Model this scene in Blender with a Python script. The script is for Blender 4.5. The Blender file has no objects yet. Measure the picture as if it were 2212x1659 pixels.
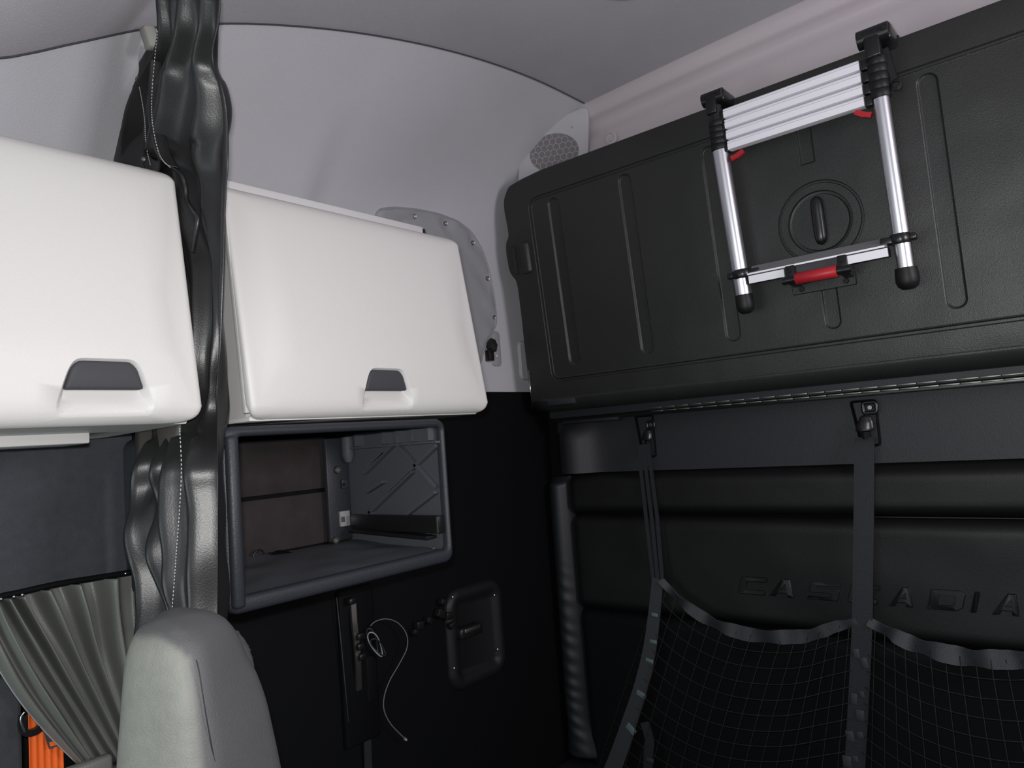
import bpy, bmesh, math, random
from mathutils import Vector, Matrix, noise
from mathutils.geometry import delaunay_2d_cdt
random.seed(7)
PI = math.pi
H = 1.5                       # eye height of the camera above the cab floor
# ------------------------------------------------------------------ camera
CX, CY, F = 1106.0, 829.5, 1569.4563549
M = Matrix(((0.7656411122155885, 0.10414822313550663, 0.6347809345774281),
            (0.6390291841019899, -0.01004608763350521, -0.7691168818776538),
            (-0.0737250917342358, 0.9945110475711048, -0.07424545176508698)))
C = bpy.context.scene.collection
cam_d = bpy.data.cameras.new('camera'); cam = bpy.data.objects.new('camera', cam_d); C.objects.link(cam)
cam_d.sensor_fit = 'HORIZONTAL'; cam_d.sensor_width = 36.0; cam_d.lens = F / 2212 * 36.0
cam_d.clip_start = 0.02
cam.matrix_world = Matrix.Translation((0, 0, H)) @ M.to_4x4()
bpy.context.scene.camera = cam
# ------------------------------------------------------------------ world, light, exposure
sc = bpy.context.scene
w = bpy.data.worlds.new('world'); sc.world = w; w.use_nodes = True
w.node_tree.nodes['Background'].inputs[0].default_value = (0.62, 0.72, 0.85, 1)
w.node_tree.nodes['Background'].inputs[1].default_value = 0.35

def area(name, loc, target, sx, sy, power, col):
    d = bpy.data.lights.new(name, 'AREA'); d.shape = 'RECTANGLE'; d.size = sx; d.size_y = sy
    d.energy = power; d.color = col
    o = bpy.data.objects.new(name, d); C.objects.link(o); o.location = loc
    o.rotation_euler = (Vector(target) - Vector(loc)).to_track_quat('-Z', 'Y').to_euler()
    return o
# the camera's own flash, just left of and above the lens
area('camera_flash', (-0.035, 0.01, H + 0.045), (-1.0, 1.25, H + 0.17), 0.035, 0.02, 10.8, (1.0, 0.985, 0.97))
# daylight through the windshield (front of the cab) and the side door window
area('windshield_daylight', (0.1, -1.3, H + 0.05), (-0.2, 1.0, H + 0.1), 1.9, 0.75, 4.4, (0.86, 0.95, 1.0))
area('door_window_daylight', (-1.15, -0.75, H - 0.38), (-0.9, 0.6, H - 0.05), 0.7, 0.5, 4.6, (0.90, 1.0, 0.93))
area('right_fill_light', (1.42, 1.05, H + 0.38), (-1.2, 1.15, H + 0.45), 0.7, 0.45, 20, (1.0, 0.93, 0.97))  # soft fill added from the right to even out the far wall
sc.view_settings.view_transform = 'Standard'; sc.view_settings.look = 'None'
sc.view_settings.exposure = 0.0; sc.view_settings.gamma = 1.0; sc.view_settings.use_curve_mapping = False

# ------------------------------------------------------------------ projection helpers (metres, z relative to the eye)
def ray(px, py): return M @ Vector((px - CX, -(py - CY), -F))
def at(px, py, ax, v):
    d = ray(px, py); return d * (v / d[ax])
def atp(px, py, n, c):        # plane n.p = c
    d = ray(px, py); return d * (c / d.dot(Vector(n)))

# ------------------------------------------------------------------ materials
def mat(name, col, rough=0.6, metal=0.0, bump=0.0, scale=300.0, spec=0.5, vary=0.0, vscale=6.0, soft=0.0, coat=0.0, aniso=None):
    m = bpy.data.materials.new(name); m.use_nodes = True
    nt = m.node_tree; b = nt.nodes['Principled BSDF']
    b.inputs['Base Color'].default_value = (*col, 1); b.inputs['Roughness'].default_value = rough
    b.inputs['Metallic'].default_value = metal; b.inputs['Specular IOR Level'].default_value = spec
    b.inputs['Coat Weight'].default_value = coat
    tc = nt.nodes.new('ShaderNodeTexCoord')
    if vary:
        n = nt.nodes.new('ShaderNodeTexNoise'); n.inputs['Scale'].default_value = vscale; n.inputs['Detail'].default_value = 4
        nt.links.new(tc.outputs['Object'], n.inputs['Vector'])
        r = nt.nodes.new('ShaderNodeMapRange'); r.inputs[1].default_value = 0.3; r.inputs[2].default_value = 0.7
        r.inputs[3].default_value = 1 - vary; r.inputs[4].default_value = 1 + vary
        nt.links.new(n.outputs['Fac'], r.inputs[0])
        mx = nt.nodes.new('ShaderNodeMix'); mx.data_type = 'RGBA'; mx.blend_type = 'MULTIPLY'
        mx.inputs[0].default_value = 1.0; mx.inputs[6].default_value = (*col, 1)
        nt.links.new(r.outputs[0], mx.inputs[7]); nt.links.new(mx.outputs[2], b.inputs['Base Color'])
    last = None
    if soft:
        n = nt.nodes.new('ShaderNodeTexNoise'); n.inputs['Scale'].default_value = 7; n.inputs['Detail'].default_value = 1
        nt.links.new(tc.outputs['Object'], n.inputs['Vector'])
        last = nt.nodes.new('ShaderNodeBump'); last.inputs['Strength'].default_value = soft; last.inputs['Distance'].default_value = 0.02
        nt.links.new(n.outputs['Fac'], last.inputs['Height'])
    if bump:
        n = nt.nodes.new('ShaderNodeTexNoise'); n.inputs['Scale'].default_value = scale; n.inputs['Detail'].default_value = 2
        nt.links.new(tc.outputs['Object'], n.inputs['Vector'])
        bp = nt.nodes.new('ShaderNodeBump'); bp.inputs['Strength'].default_value = bump; bp.inputs['Distance'].default_value = 0.001
        nt.links.new(n.outputs['Fac'], bp.inputs['Height'])
        if last: nt.links.new(last.outputs[0], bp.inputs['Normal'])
        last = bp
    if last: nt.links.new(last.outputs[0], b.inputs['Normal'])
    return m
MT = dict(
    white=mat('cabinet_white', (0.655, 0.645, 0.63), 0.42, bump=0.25, scale=500, spec=0.35),
    offwhite=mat('moulding_white', (0.60, 0.595, 0.60), 0.5, bump=0.2, scale=400, spec=0.3),
    wallgrey=mat('headliner_light_grey', (0.475, 0.48, 0.51), 0.85, bump=0.5, scale=450, spec=0.2, vary=0.02),
    ceilgrey=mat('headliner_ceiling', (0.46, 0.452, 0.485), 0.9, bump=0.6, scale=450, spec=0.15, vary=0.03),
    cove=mat('rear_cove_plastic', (0.52, 0.47, 0.50), 0.5, bump=0.2, scale=300, spec=0.35),
    cover=mat('window_cover_vinyl', (0.30, 0.305, 0.325), 0.6, bump=0.4, scale=350, spec=0.3, soft=0.25),
    speaker=mat('speaker_plastic', (0.44, 0.43, 0.45), 0.6, spec=0.3),
    speakerdark=mat('speaker_cloth', (0.20, 0.185, 0.20), 0.9, spec=0.1),
    fabric=mat('charcoal_fabric', (0.068, 0.074, 0.084), 0.9, bump=0.8, scale=600, spec=0.2, vary=0.08, vscale=60),
    black=mat('black_vinyl_wall', (0.0042, 0.0047, 0.0055), 0.7, bump=0.3, scale=250, spec=0.10),
    panel=mat('dark_slate_panel', (0.027, 0.028, 0.033), 0.5, bump=0.5, scale=350, spec=0.3),
    pad=mat('black_padded_vinyl', (0.0066, 0.0069, 0.0073), 0.52, bump=0.35, scale=350, spec=0.35, soft=0.15),
    column=mat('column_vinyl', (0.0125, 0.0135, 0.0165), 0.5, bump=0.3, scale=400, spec=0.45),
    bunk=mat('bunk_black_abs', (0.0235, 0.0243, 0.0240), 0.40, bump=0.5, scale=420, spec=0.42, soft=0.22, vary=0.06),
    shelf=mat('cubby_slate_plastic', (0.027, 0.030, 0.037), 0.46, bump=0.4, scale=420, spec=0.4),
    shelfin=mat('cubby_inner_plastic', (0.080, 0.086, 0.098), 0.6, bump=0.3, scale=300, spec=0.35),
    board=mat('brown_black_board', (0.036, 0.030, 0.031), 0.8, bump=0.3, scale=200, spec=0.2, vary=0.15, vscale=25),
    vinyl=mat('curtain_black_vinyl', (0.0150, 0.0153, 0.0160), 0.36, bump=0.2, scale=480, spec=0.5),
    vinylb=mat('curtain_brown_grey_vinyl', (0.075, 0.068, 0.062), 0.45, bump=0.5, scale=480, spec=0.5),
    pleat=mat('window_curtain_vinyl', (0.150, 0.155, 0.143), 0.40, bump=0.4, scale=480, spec=0.5),
    thread=mat('light_thread', (0.45, 0.45, 0.43), 0.7),
    alu=mat('brushed_aluminium', (0.84, 0.85, 0.90), 0.32, metal=1.0, bump=0.1, scale=700),
    rung=mat('aluminium_rung', (0.90, 0.89, 0.95), 0.5, metal=0.1, spec=0.6),
    rungshade=mat('aluminium_tread_shade', (0.20, 0.20, 0.21), 0.5, metal=0.2),  # darker than the rungs: the tread's shade is put into its grey
    blackpl=mat('black_glossy_plastic', (0.010, 0.010, 0.011), 0.30, spec=0.5),
    rubber=mat('black_rubber', (0.008, 0.008, 0.009), 0.5, spec=0.35),
    red=mat('red_plastic', (0.42, 0.018, 0.028), 0.42, spec=0.4),
    orange=mat('orange_belt_webbing', (0.95, 0.16, 0.025), 0.6, bump=0.5, scale=700, spec=0.3),
    chrome=mat('steel', (0.62, 0.63, 0.65), 0.22, metal=1.0),
    dullsteel=mat('dull_steel', (0.30, 0.29, 0.27), 0.42, metal=1.0),
    hinge=mat('hinge_steel', (0.20, 0.20, 0.18), 0.42, metal=1.0),
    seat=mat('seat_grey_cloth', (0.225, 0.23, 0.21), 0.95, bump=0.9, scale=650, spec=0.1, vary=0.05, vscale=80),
    pile=mat('grey_pile_cloth', (0.085, 0.088, 0.09), 0.95, bump=1.0, scale=900, spec=0.1),
    seatside=mat('seat_side_shade_cloth', (0.12, 0.122, 0.125), 0.95, bump=0.9, scale=650, spec=0.1, vary=0.06, vscale=80),  # seat cloth with the side's shade put into its colour
    webbing=mat('navy_webbing', (0.014, 0.017, 0.021), 0.6, bump=0.8, scale=500, spec=0.4),
    webbingl=mat('net_edge_webbing', (0.030, 0.033, 0.038), 0.55, bump=0.8, scale=500, spec=0.45),
    tape=mat('worn_webbing_patch', (0.10, 0.14, 0.15), 0.5, spec=0.4),
    cord=mat('net_cord', (0.0062, 0.006, 0.006), 0.75),
    letter=mat('embossed_vinyl_letter', (0.0048, 0.005, 0.0055), 0.36, spec=0.5),
    handledark=mat('handle_dark_grey', (0.052, 0.053, 0.060), 0.6, spec=0.3),
    lampglass=mat('ceiling_lamp_lens', (0.33, 0.32, 0.34), 0.4),
    lampglass_dim=mat('grey_cable', (0.13, 0.13, 0.135), 0.6),
    floor=mat('rubber_floor', (0.03, 0.03, 0.03), 0.8, bump=0.5),
    greywhite=mat('dull_white_plastic', (0.26, 0.26, 0.24), 0.6),
)

# ------------------------------------------------------------------ mesh helpers
def link_bm(name, bm, m, parent=None, smooth=None, base=None):
    """bm is in eye-relative metres; base = eye-relative base point (Vector) of the thing"""
    me = bpy.data.meshes.new(name)
    off = Vector((0, 0, H))
    if parent is not None:
        p = parent; acc = Vector()
        while p is not None: acc += p.location; p = p.parent
        off = off - acc
    elif base is not None: off = -Vector(base)
    bmesh.ops.translate(bm, verts=bm.verts, vec=off)
    bmesh.ops.recalc_face_normals(bm, faces=bm.faces)
    bm.to_mesh(me); bm.free()
    if smooth is not None:
        for p in me.polygons: p.use_smooth = True
        if smooth < 180: me.set_sharp_from_angle(angle=math.radians(smooth))
    me.materials.append(MT[m] if isinstance(m, str) else m)
    o = bpy.data.objects.new(name, me); C.objects.link(o)
    if parent is not None: o.parent = parent
    elif base is not None: o.location = Vector(base) + Vector((0, 0, H))
    return o
def thing(name, label, cat, base, group=None):
    o = bpy.data.objects.new(name, None); C.objects.link(o); o.empty_display_size = 0.05
    o.location = Vector(base) + Vector((0, 0, H)); o['label'] = label; o['category'] = cat
    if group: o['group'] = group
    return o
def struct(o): o['kind'] = 'structure'; return o
def cen(bm, pts=None):
    s = Vector()
    for v in bm.verts: s += v.co
    return s / max(1, len(bm.verts))

def add_box(bm, c, s, rot=None, bev=0.0):
    r = bmesh.ops.create_cube(bm, size=1.0); vs = r['verts']
    for v in vs: v.co = Vector((v.co.x * s[0], v.co.y * s[1], v.co.z * s[2]))
    if bev:
        es = list({e for v in vs for e in v.link_edges})
        r2 = bmesh.ops.bevel(bm, geom=es, offset=bev, segments=2, affect='EDGES', profile=0.5)
        vs = list({v for f in r2['faces'] for v in f.verts} | {v for v in vs if v.is_valid})
    mt = Matrix.Translation(Vector(c)) @ (rot.to_4x4() if rot else Matrix.Identity(4))
    bmesh.ops.transform(bm, matrix=mt, verts=vs)
    return vs
def frame_from(d, up=Vector((0, 0, 1))):
    d = Vector(d).normalized()
    if abs(d.dot(up)) > 0.98: up = Vector((0, 1, 0))
    a = up.cross(d).normalized(); b = d.cross(a).normalized()
    return a, b, d
def add_tube(bm, pts, r, seg=12, cap=True, closed=False):
    pts = [Vector(p) for p in pts]; n = len(pts)
    rs = r if isinstance(r, (list, tuple)) else [r] * n
    rings = []; a = None
    for i, p in enumerate(pts):
        if closed: d = (pts[(i + 1) % n] - pts[i - 1])
        else: d = pts[min(i + 1, n - 1)] - pts[max(i - 1, 0)]
        if d.length < 1e-9: d = Vector((0, 0, 1))
        d.normalize()
        if a is None: a, b, _ = frame_from(d)
        else:
            a = (a - d * a.dot(d))
            if a.length < 1e-6: a, b, _ = frame_from(d)
            a.normalize(); b = d.cross(a)
        rings.append([bm.verts.new(p + (a * math.cos(t) + b * math.sin(t)) * rs[i]) for t in [2 * PI * k / seg for k in range(seg)]])
    m = n if closed else n - 1
    for i in range(m):
        A, B = rings[i], rings[(i + 1) % n]
        for k in range(seg): bm.faces.new((A[k], A[(k + 1) % seg], B[(k + 1) % seg], B[k]))
    if cap and not closed:
        bm.faces.new(rings[0][::-1]); bm.faces.new(rings[-1])
def add_ribbon(bm, pts, wdirs, w, t):
    """flat strap along pts; wdirs one width direction or list; w width; t thickness"""
    n = len(pts); pts = [Vector(p) for p in pts]
    if isinstance(wdirs, Vector): wdirs = [wdirs] * n
    ws = w if isinstance(w, (list, tuple)) else [w] * n
    rings = []
    for i, p in enumerate(pts):
        d = (pts[min(i + 1, n - 1)] - pts[max(i - 1, 0)]).normalized()
        a = wdirs[i] - d * wdirs[i].dot(d); a.normalize(); b = d.cross(a)
        rings.append([bm.verts.new(p + a * (sx * ws[i] / 2) + b * (sy * t / 2)) for sx, sy in ((-1, -1), (1, -1), (1, 1), (-1, 1))])
    for i in range(n - 1):
        A, B = rings[i], rings[i + 1]
        for k in range(4): bm.faces.new((A[k], A[(k + 1) % 4], B[(k + 1) % 4], B[k]))
    bm.faces.new(rings[0][::-1]); bm.faces.new(rings[-1])
def add_grid(bm, P, nu, nv, thick=None):
    """sheet from P(u,v); thick: function or vector to offset a second layer"""
    V = [[bm.verts.new(P(i / nu, j / nv)) for i in range(nu + 1)] for j in range(nv + 1)]
    for j in range(nv):
        for i in range(nu): bm.faces.new((V[j][i], V[j][i + 1], V[j + 1][i + 1], V[j + 1][i]))
    if thick is not None:
        T = Vector(thick)
        W = [[bm.verts.new(v.co + T) for v in row] for row in V]
        for j in range(nv):
            for i in range(nu): bm.faces.new((W[j][i], W[j + 1][i], W[j + 1][i + 1], W[j][i + 1]))
        for i in range(nu):
            bm.faces.new((V[0][i], W[0][i], W[0][i + 1], V[0][i + 1])); bm.faces.new((V[nv][i + 1], W[nv][i + 1], W[nv][i], V[nv][i]))
        for j in range(nv):
            bm.faces.new((V[j + 1][0], W[j + 1][0], W[j][0], V[j][0])); bm.faces.new((V[j][nu], W[j][nu], W[j + 1][nu], V[j + 1][nu]))
def add_prism(bm, poly, f0, f1):
    """poly list of 2d; f0,f1 map 2d->3d for the two caps"""
    A = [bm.verts.new(f0(*p)) for p in poly]; B = [bm.verts.new(f1(*p)) for p in poly]; n = len(poly)
    bm.faces.new(A[::-1]); bm.faces.new(B)
    for i in range(n): bm.faces.new((A[i], A[(i + 1) % n], B[(i + 1) % n], B[i]))
def add_lathe(bm, c, axis, prof, seg=20, sc=(1, 1)):
    """prof list of (radius, along axis)"""
    a, b, d = frame_from(axis); c = Vector(c); rings = []
    for r, t in prof:
        rings.append([bm.verts.new(c + d * t + (a * math.cos(q) * sc[0] + b * math.sin(q) * sc[1]) * max(r, 1e-5)) for q in [2 * PI * k / seg for k in range(seg)]])
    for i in range(len(rings) - 1):
        for k in range(seg): bm.faces.new((rings[i][k], rings[i][(k + 1) % seg], rings[i + 1][(k + 1) % seg], rings[i + 1][k]))
    bm.faces.new(rings[0][::-1]); bm.faces.new(rings[-1])
def rrect(x0, x1, y0, y1, r, ins=0.0, n=6):
    x0 += ins; x1 -= ins; y0 += ins; y1 -= ins; r = max(r - ins, 0.0005); P = []
    for cx, cy, a0 in ((x1 - r, y1 - r, 0), (x0 + r, y1 - r, 90), (x0 + r, y0 + r, 180), (x1 - r, y0 + r, 270)):
        for k in range(n + 1):
            a = math.radians(a0 + 90 * k / n); P.append((cx + r * math.cos(a), cy + r * math.sin(a)))
    return P
def circ(cx, cy, r, n=48, ry=None): return [(cx + r * math.cos(2 * PI * k / n), cy + (ry or r) * math.sin(2 * PI * k / n)) for k in range(n)]
def offs(poly, d):
    """inset a polygon (ccw) by d"""
    n = len(poly); out = []
    A = sum(poly[i][0] * poly[(i + 1) % n][1] - poly[(i + 1) % n][0] * poly[i][1] for i in range(n))
    s = 1 if A > 0 else -1
    for i in range(n):
        p0 = Vector(poly[i - 1]); p = Vector(poly[i]); p1 = Vector(poly[(i + 1) % n])
        e0 = (p - p0).normalized(); e1 = (p1 - p).normalized()
        n0 = Vector((-e0.y, e0.x)) * s; n1 = Vector((-e1.y, e1.x)) * s
        m = (n0 + n1); m = m / max(0.35, m.dot(n0)) if m.length > 1e-6 else n0
        out.append(tuple(p + m * d))
    return out
def rsmooth(poly, r=0.01, n=3):
    """round the corners of a polygon"""
    out = []; N = len(poly)
    for i in range(N):
        p0 = Vector(poly[i - 1]); p = Vector(poly[i]); p1 = Vector(poly[(i + 1) % N])
        a = p + (p0 - p).normalized() * min(r, (p0 - p).length * 0.45); b = p + (p1 - p).normalized() * min(r, (p1 - p).length * 0.45)
        for k in range(n + 1):
            t = k / n; out.append(tuple(a * (1 - t) ** 2 + p * 2 * t * (1 - t) + b * t * t))
    return out
def cdt_plate(loops, mp, skirt=None, extra=()):
    """loops: list of (closed 2d polygon, height); heights are given per loop or by function; mp(a,b,h)->3d"""
    V = []; E = []; hs = []
    for poly, h in loops:
        s = len(V)
        for p in poly:
            V.append(Vector(p)); hs.append(h(*p) if callable(h) else h)
        E += [(s + i, s + (i + 1) % len(poly)) for i in range(len(poly))]
    for p, h in extra: V.append(Vector(p)); hs.append(h)
    vo, eo, fo, ov, oe, of = delaunay_2d_cdt(V, E, [], 1, 1e-6)
    bm = bmesh.new(); B = []
    for i, v in enumerate(vo):
        h = hs[ov[i][0]] if ov[i] else 0.0
        B.append(bm.verts.new(mp(v.x, v.y, h)))
    for f in fo:
        try: bm.faces.new([B[k] for k in f])
        except ValueError: pass
    if skirt is not None:
        n = len(loops[0][0]); outer = loops[0][0]
        A = []; K = []
        idx = {o: i for i, os_ in enumerate(ov) for o in os_}
        for k, p in enumerate(outer):
            A.append(B[idx[k]]); K.append(bm.verts.new(mp(p[0], p[1], skirt)))
        for k in range(n):
            try: bm.faces.new((A[k], K[k], K[(k + 1) % n], A[(k + 1) % n]))
            except ValueError: pass
        try: bm.faces.new(K)
        except ValueError: pass
    return bm
def lerp_tab(tab, t):
    if t <= tab[0][0]: return tab[0][1]
    for (a, x), (b, y) in zip(tab, tab[1:]):
        if t <= b:
            q = (t - a) / (b - a); return x + (y - x) * q
    return tab[-1][1]
def smooth_tab(tab, t):
    """catmull-rom through a table"""
    if t <= tab[0][0]: return tab[0][1]
    if t >= tab[-1][0]: return tab[-1][1]
    for i in range(len(tab) - 1):
        a, b = tab[i], tab[i + 1]
        if t <= b[0]:
            p0 = tab[max(i - 1, 0)]; p3 = tab[min(i + 2, len(tab) - 1)]
            h = b[0] - a[0]; q = (t - a[0]) / h
            m0 = (b[1] - p0[1]) / max(b[0] - p0[0], 1e-6) * h; m1 = (p3[1] - a[1]) / max(p3[0] - a[0], 1e-6) * h
            return (2 * q**3 - 3 * q**2 + 1) * a[1] + (q**3 - 2 * q**2 + q) * m0 + (-2 * q**3 + 3 * q**2) * b[1] + (q**3 - q**2) * m1
def sstep(a, b, x):
    t = max(0, min(1, (x - a) / (b - a))); return t * t * (3 - 2 * t)
def spline(pts, n=8):
    pts = [Vector(p) for p in pts]; out = []
    for i in range(len(pts) - 1):
        p0 = pts[max(i - 1, 0)]; p1 = pts[i]; p2 = pts[i + 1]; p3 = pts[min(i + 2, len(pts) - 1)]
        for k in range(n):
            t = k / n
            out.append(0.5 * ((2 * p1) + (p2 - p0) * t + (2 * p0 - 5 * p1 + 4 * p2 - p3) * t * t + (3 * p1 - p0 - 3 * p2 + p3) * t**3))
    out.append(pts[-1]); return out

# ================================================================== THE SHELL
XS = -1.16                                     # side of the roof where the wall panel meets the headliner
SEAM = [(-0.9, 0.50), (-0.3, 0.515), (0.1, 0.525), (0.21, 0.545), (0.323, 0.589), (0.427, 0.653), (0.548, 0.726), (0.74, 0.81), (1.01, 0.896), (1.31, 0.963), (1.6, 1.000), (1.9, 1.010), (2.1, 1.012)]
def zs(y): return smooth_tab(SEAM, y)
def crown(x, y):
    c = 0.13 - 0.10 * sstep(0.5, 1.9, y)
    return c * (1 - (x / 1.16) ** 2)
XW = -1.46
def wallx(y, z):
    s = max(0.0, min(1.0, (z - (zs(y) - 0.52)) / 0.52))
    fold = 0.022 * sstep(0.985, 1.06, y) * (1 - sstep(zs(y) - 0.30, zs(y) - 0.08, z))
    return XW + 0.30 * s ** (1.9 + 1.7 * sstep(1.1, 1.75, y)) - fold
def wall_hit(px, py, d=0.0):
    x = -1.4
    for _ in range(25):
        p = at(px, py, 0, x); x = 0.5 * x + 0.5 * (wallx(p.y, p.z) + d)
    return at(px, py, 0, x)

# floor, right wall and front bulkhead close the cab around the camera
bm = bmesh.new(); add_box(bm, (0, 0.45, -H - 0.02), (3.0, 3.2, 0.04)); struct(link_bm('floor', bm, 'floor'))
bm = bmesh.new(); add_box(bm, (1.48, 0.45, -0.2), (0.04, 3.1, 2.64)); struct(link_bm('wall_right', bm, 'wallgrey'))

# ceiling
bm = bmesh.new()
def Pc(u, v):
    x = XS + (1.46 - XS) * u; y = -0.95 + (1.865 + 0.95) * v
    return Vector((x, y, zs(y) + crown(x, y) + 0.0))
add_grid(bm, Pc, 40, 60, (0, 0, 0.02))
ceiling = struct(link_bm('ceiling', bm, 'ceilgrey', smooth=60))
# piping that closes the joint between ceiling and wall panel
bm = bmesh.new()
add_tube(bm, [Vector((XS + 0.003, y, zs(y) - 0.002)) for y in [-0.9 + 2.75 * k / 80 for k in range(81)]], 0.0016, 6)
struct(link_bm('trim_1', bm, 'handledark', smooth=180))

# left wall, upper light grey panel
bm = bmesh.new()
def Pw(u, v):
    y = -0.95 + 2.93 * u; z0 = 0.145; z = z0 + (zs(y) - z0) * v
    return Vector((wallx(y, z), y, z))
add_grid(bm, Pw, 110, 40, (-0.02, 0, 0))
wall_left = struct(link_bm('wall_left', bm, 'wallgrey', smooth=60))
# lower coverings of the left wall
bm = bmesh.new(); add_box(bm, (XW - 0.012, -0.17, -0.6), (0.03, 1.56, 1.80), bev=0.004)
link_bm('fabric_panel', bm, 'fabric', wall_left, smooth=40)
bm = bmesh.new(); add_box(bm, (XW - 0.006, 1.29, -0.677), (0.024, 1.36, 1.645), bev=0.003)
link_bm('black_panel', bm, 'black', wall_left, smooth=40)
# shallow pilaster beside the bunk
bm = bmesh.new()
a = wall_hit(1117, 742); b = wall_hit(1150, 822)
poly = rrect(a.y, b.y + 0.03, b.z, a.z + 0.01, 0.02)
bm = cdt_plate([(poly, 0.0), (offs(poly, 0.006), 0.008)], lambda y, z, h: Vector((wallx(y, z) + h, y, z)), skirt=-0.006)
link_bm('raised_moulding', bm, 'speaker', wall_left, smooth=40)

# back wall
YB = 1.93
bm = bmesh.new(); add_box(bm, (0, YB + 0.03, -0.34), (2.98, 0.05, 2.32)); wall_back = struct(link_bm('wall_back', bm, 'black'))
# light cove between ceiling and bunk
prof = [(1.84, 0.004), (1.856, -0.002), (1.868, -0.012), (1.876, -0.024), (1.884, -0.036), (1.900, -0.045), (1.912, -0.058), (1.914, -0.075), (1.910, -0.10), (1.912, -0.14), (1.922, -0.22), (1.93, -0.38)]
PS = spline([(p[0], p[1], 0) for p in prof], 4)
bm = bmesh.new()
def Pcv(u, v):
    i = v * (len(PS) - 1); k = min(int(i), len(PS) - 2); q = PS[k].lerp(PS[k + 1], i - k)
    x = -1.47 + 2.9 * u
    return Vector((x, q.x + 0.0, 1.012 + q.y + 0.028 * (1 - (x / 1.16) ** 2)))
add_grid(bm, Pcv, 30, len(PS) - 1, (0, 0.02, 0.005))
link_bm('cove_moulding', bm, 'cove', wall_back, smooth=60)
# slate panel under the bunk
bm = bmesh.new()
def Pup(u, v):
    x = -1.40 + 2.8 * u; z = -0.125 + 0.24 * v
    bulge = 0.048 * math.exp(-((x + 1.335) / 0.055) ** 2) * sstep(0.06, -0.02, z)
    return Vector((x, YB - 0.012 - bulge, z))
add_grid(bm, Pup, 140, 16, (0, 0.02, 0))
link_bm('upper_panel', bm, 'panel', wall_back, smooth=60)
# padded vinyl panels: two courses and a lower one
def padded(name, x0, x1, z0, z1, yb, dep, m, par):
    bm = bmesh.new()
    def P(u, v):
        a = min(u, 1 - u) * (x1 - x0); b = min(v, 1 - v) * (z1 - z0)
        e = 1 - (1 - min(1, a / 0.03)) ** 3; f = 1 - (1 - min(1, b / 0.035)) ** 3
        x = x0 + (x1 - x0) * u; z = z0 + (z1 - z0) * v
        wr = 0.0025 * noise.noise(Vector((x * 6, z * 9, 3)))
        return Vector((x, yb - dep * e * f - wr * e * f, z))
    def W(t, n): return t
    nu, nv = int((x1 - x0) / 0.02), max(10, int((z1 - z0) / 0.010))
    add_grid(bm, P, nu, nv, (0, 0.02, 0))
    return link_bm(name, bm, m, par, smooth=70)
padded('padded_panel', -1.372, 1.2, -0.253, -0.128, YB - 0.004, 0.040, 'pad', wall_back)
padded('padded_panel', -1.372, 1.2, -0.545, -0.256, YB - 0.004, 0.034, 'pad', wall_back)
padded('padded_panel', -1.372, 1.2, -1.15, -0.549, YB - 0.004, 0.026, 'black', wall_back)
bm = bmesh.new(); add_tube(bm, [Vector((x, YB - 0.012, -0.2545)) for x in (-0.5, 0.3, 1.2)], 0.0016, 6)
link_bm('piping', bm, 'vinylb', wall_back, smooth=180)
# padded column with diagonal creases
bm = bmesh.new()
def Pcol(u, v):
    z = -0.135 - 0.875 * v; a = -PI / 2 + PI * u
    hw = 0.040 + 0.004 * v + 0.018 * sstep(0.86, 1.0, v)
    xc = -1.405 + 0.012 * sstep(0.8, 1, v)
    top = sstep(0, 0.03, v) * sstep(1, 0.985, v)
    cr = 0.0035 * sstep(0.25, 0.5, v) * math.sin(v * 130 - u * 9 + 2.5 * noise.noise(Vector((v * 6, u, 0)))) * math.cos(a) * (0.2 + 0.8 * u) * (0.7 + 0.6 * noise.noise(Vector((v * 11, 3, 0))))
    r = (0.055 + cr) * (0.35 + 0.65 * top)
    return Vector((xc + hw * math.sin(a), YB - 0.004 - r * math.cos(a), z))
add_grid(bm, Pcol, 18, 150)
link_bm('padded_column', bm, 'column', wall_back, smooth=180)
bm = bmesh.new(); add_box(bm, (-1.39, YB - 0.06, -1.05), (0.13, 0.12, 0.055), bev=0.015); link_bm('column_foot', bm, 'column', wall_back, smooth=50)

# embossed lettering, one letter each
LET = {'C': ([(0, .1), (0, .9), (.08, 1), (1, 1), (1, .72), (.28, .72), (.28, .28), (1, .28), (1, 0), (.08, 0)], None),
       'S': ([(0, 0), (.94, 0), (1, .08), (1, .56), (.94, .63), (.27, .63), (.27, .75), (1, .75), (1, 1), (.06, 1), (0, .92), (0, .46), (.06, .38), (.73, .38), (.73, .25), (0, .25)], None),
       'A': ([(0, 0), (.40, 1), (.72, 1), (1, 0), (.74, 0), (.70, .2), (.34, .2), (.27, 0)], [(.44, .42), (.65, .42), (.58, .72)]),
       'D': ([(0, 0), (0, 1), (.82, 1), (1, .84), (1, .16), (.82, 0)], [(.28, .27), (.70, .27), (.74, .32), (.74, .68), (.70, .73), (.28, .73)]),
       'I': ([(0, 0), (0, 1), (1, 1), (1, 0)], None)}
yw = YB - 0.0385
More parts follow.
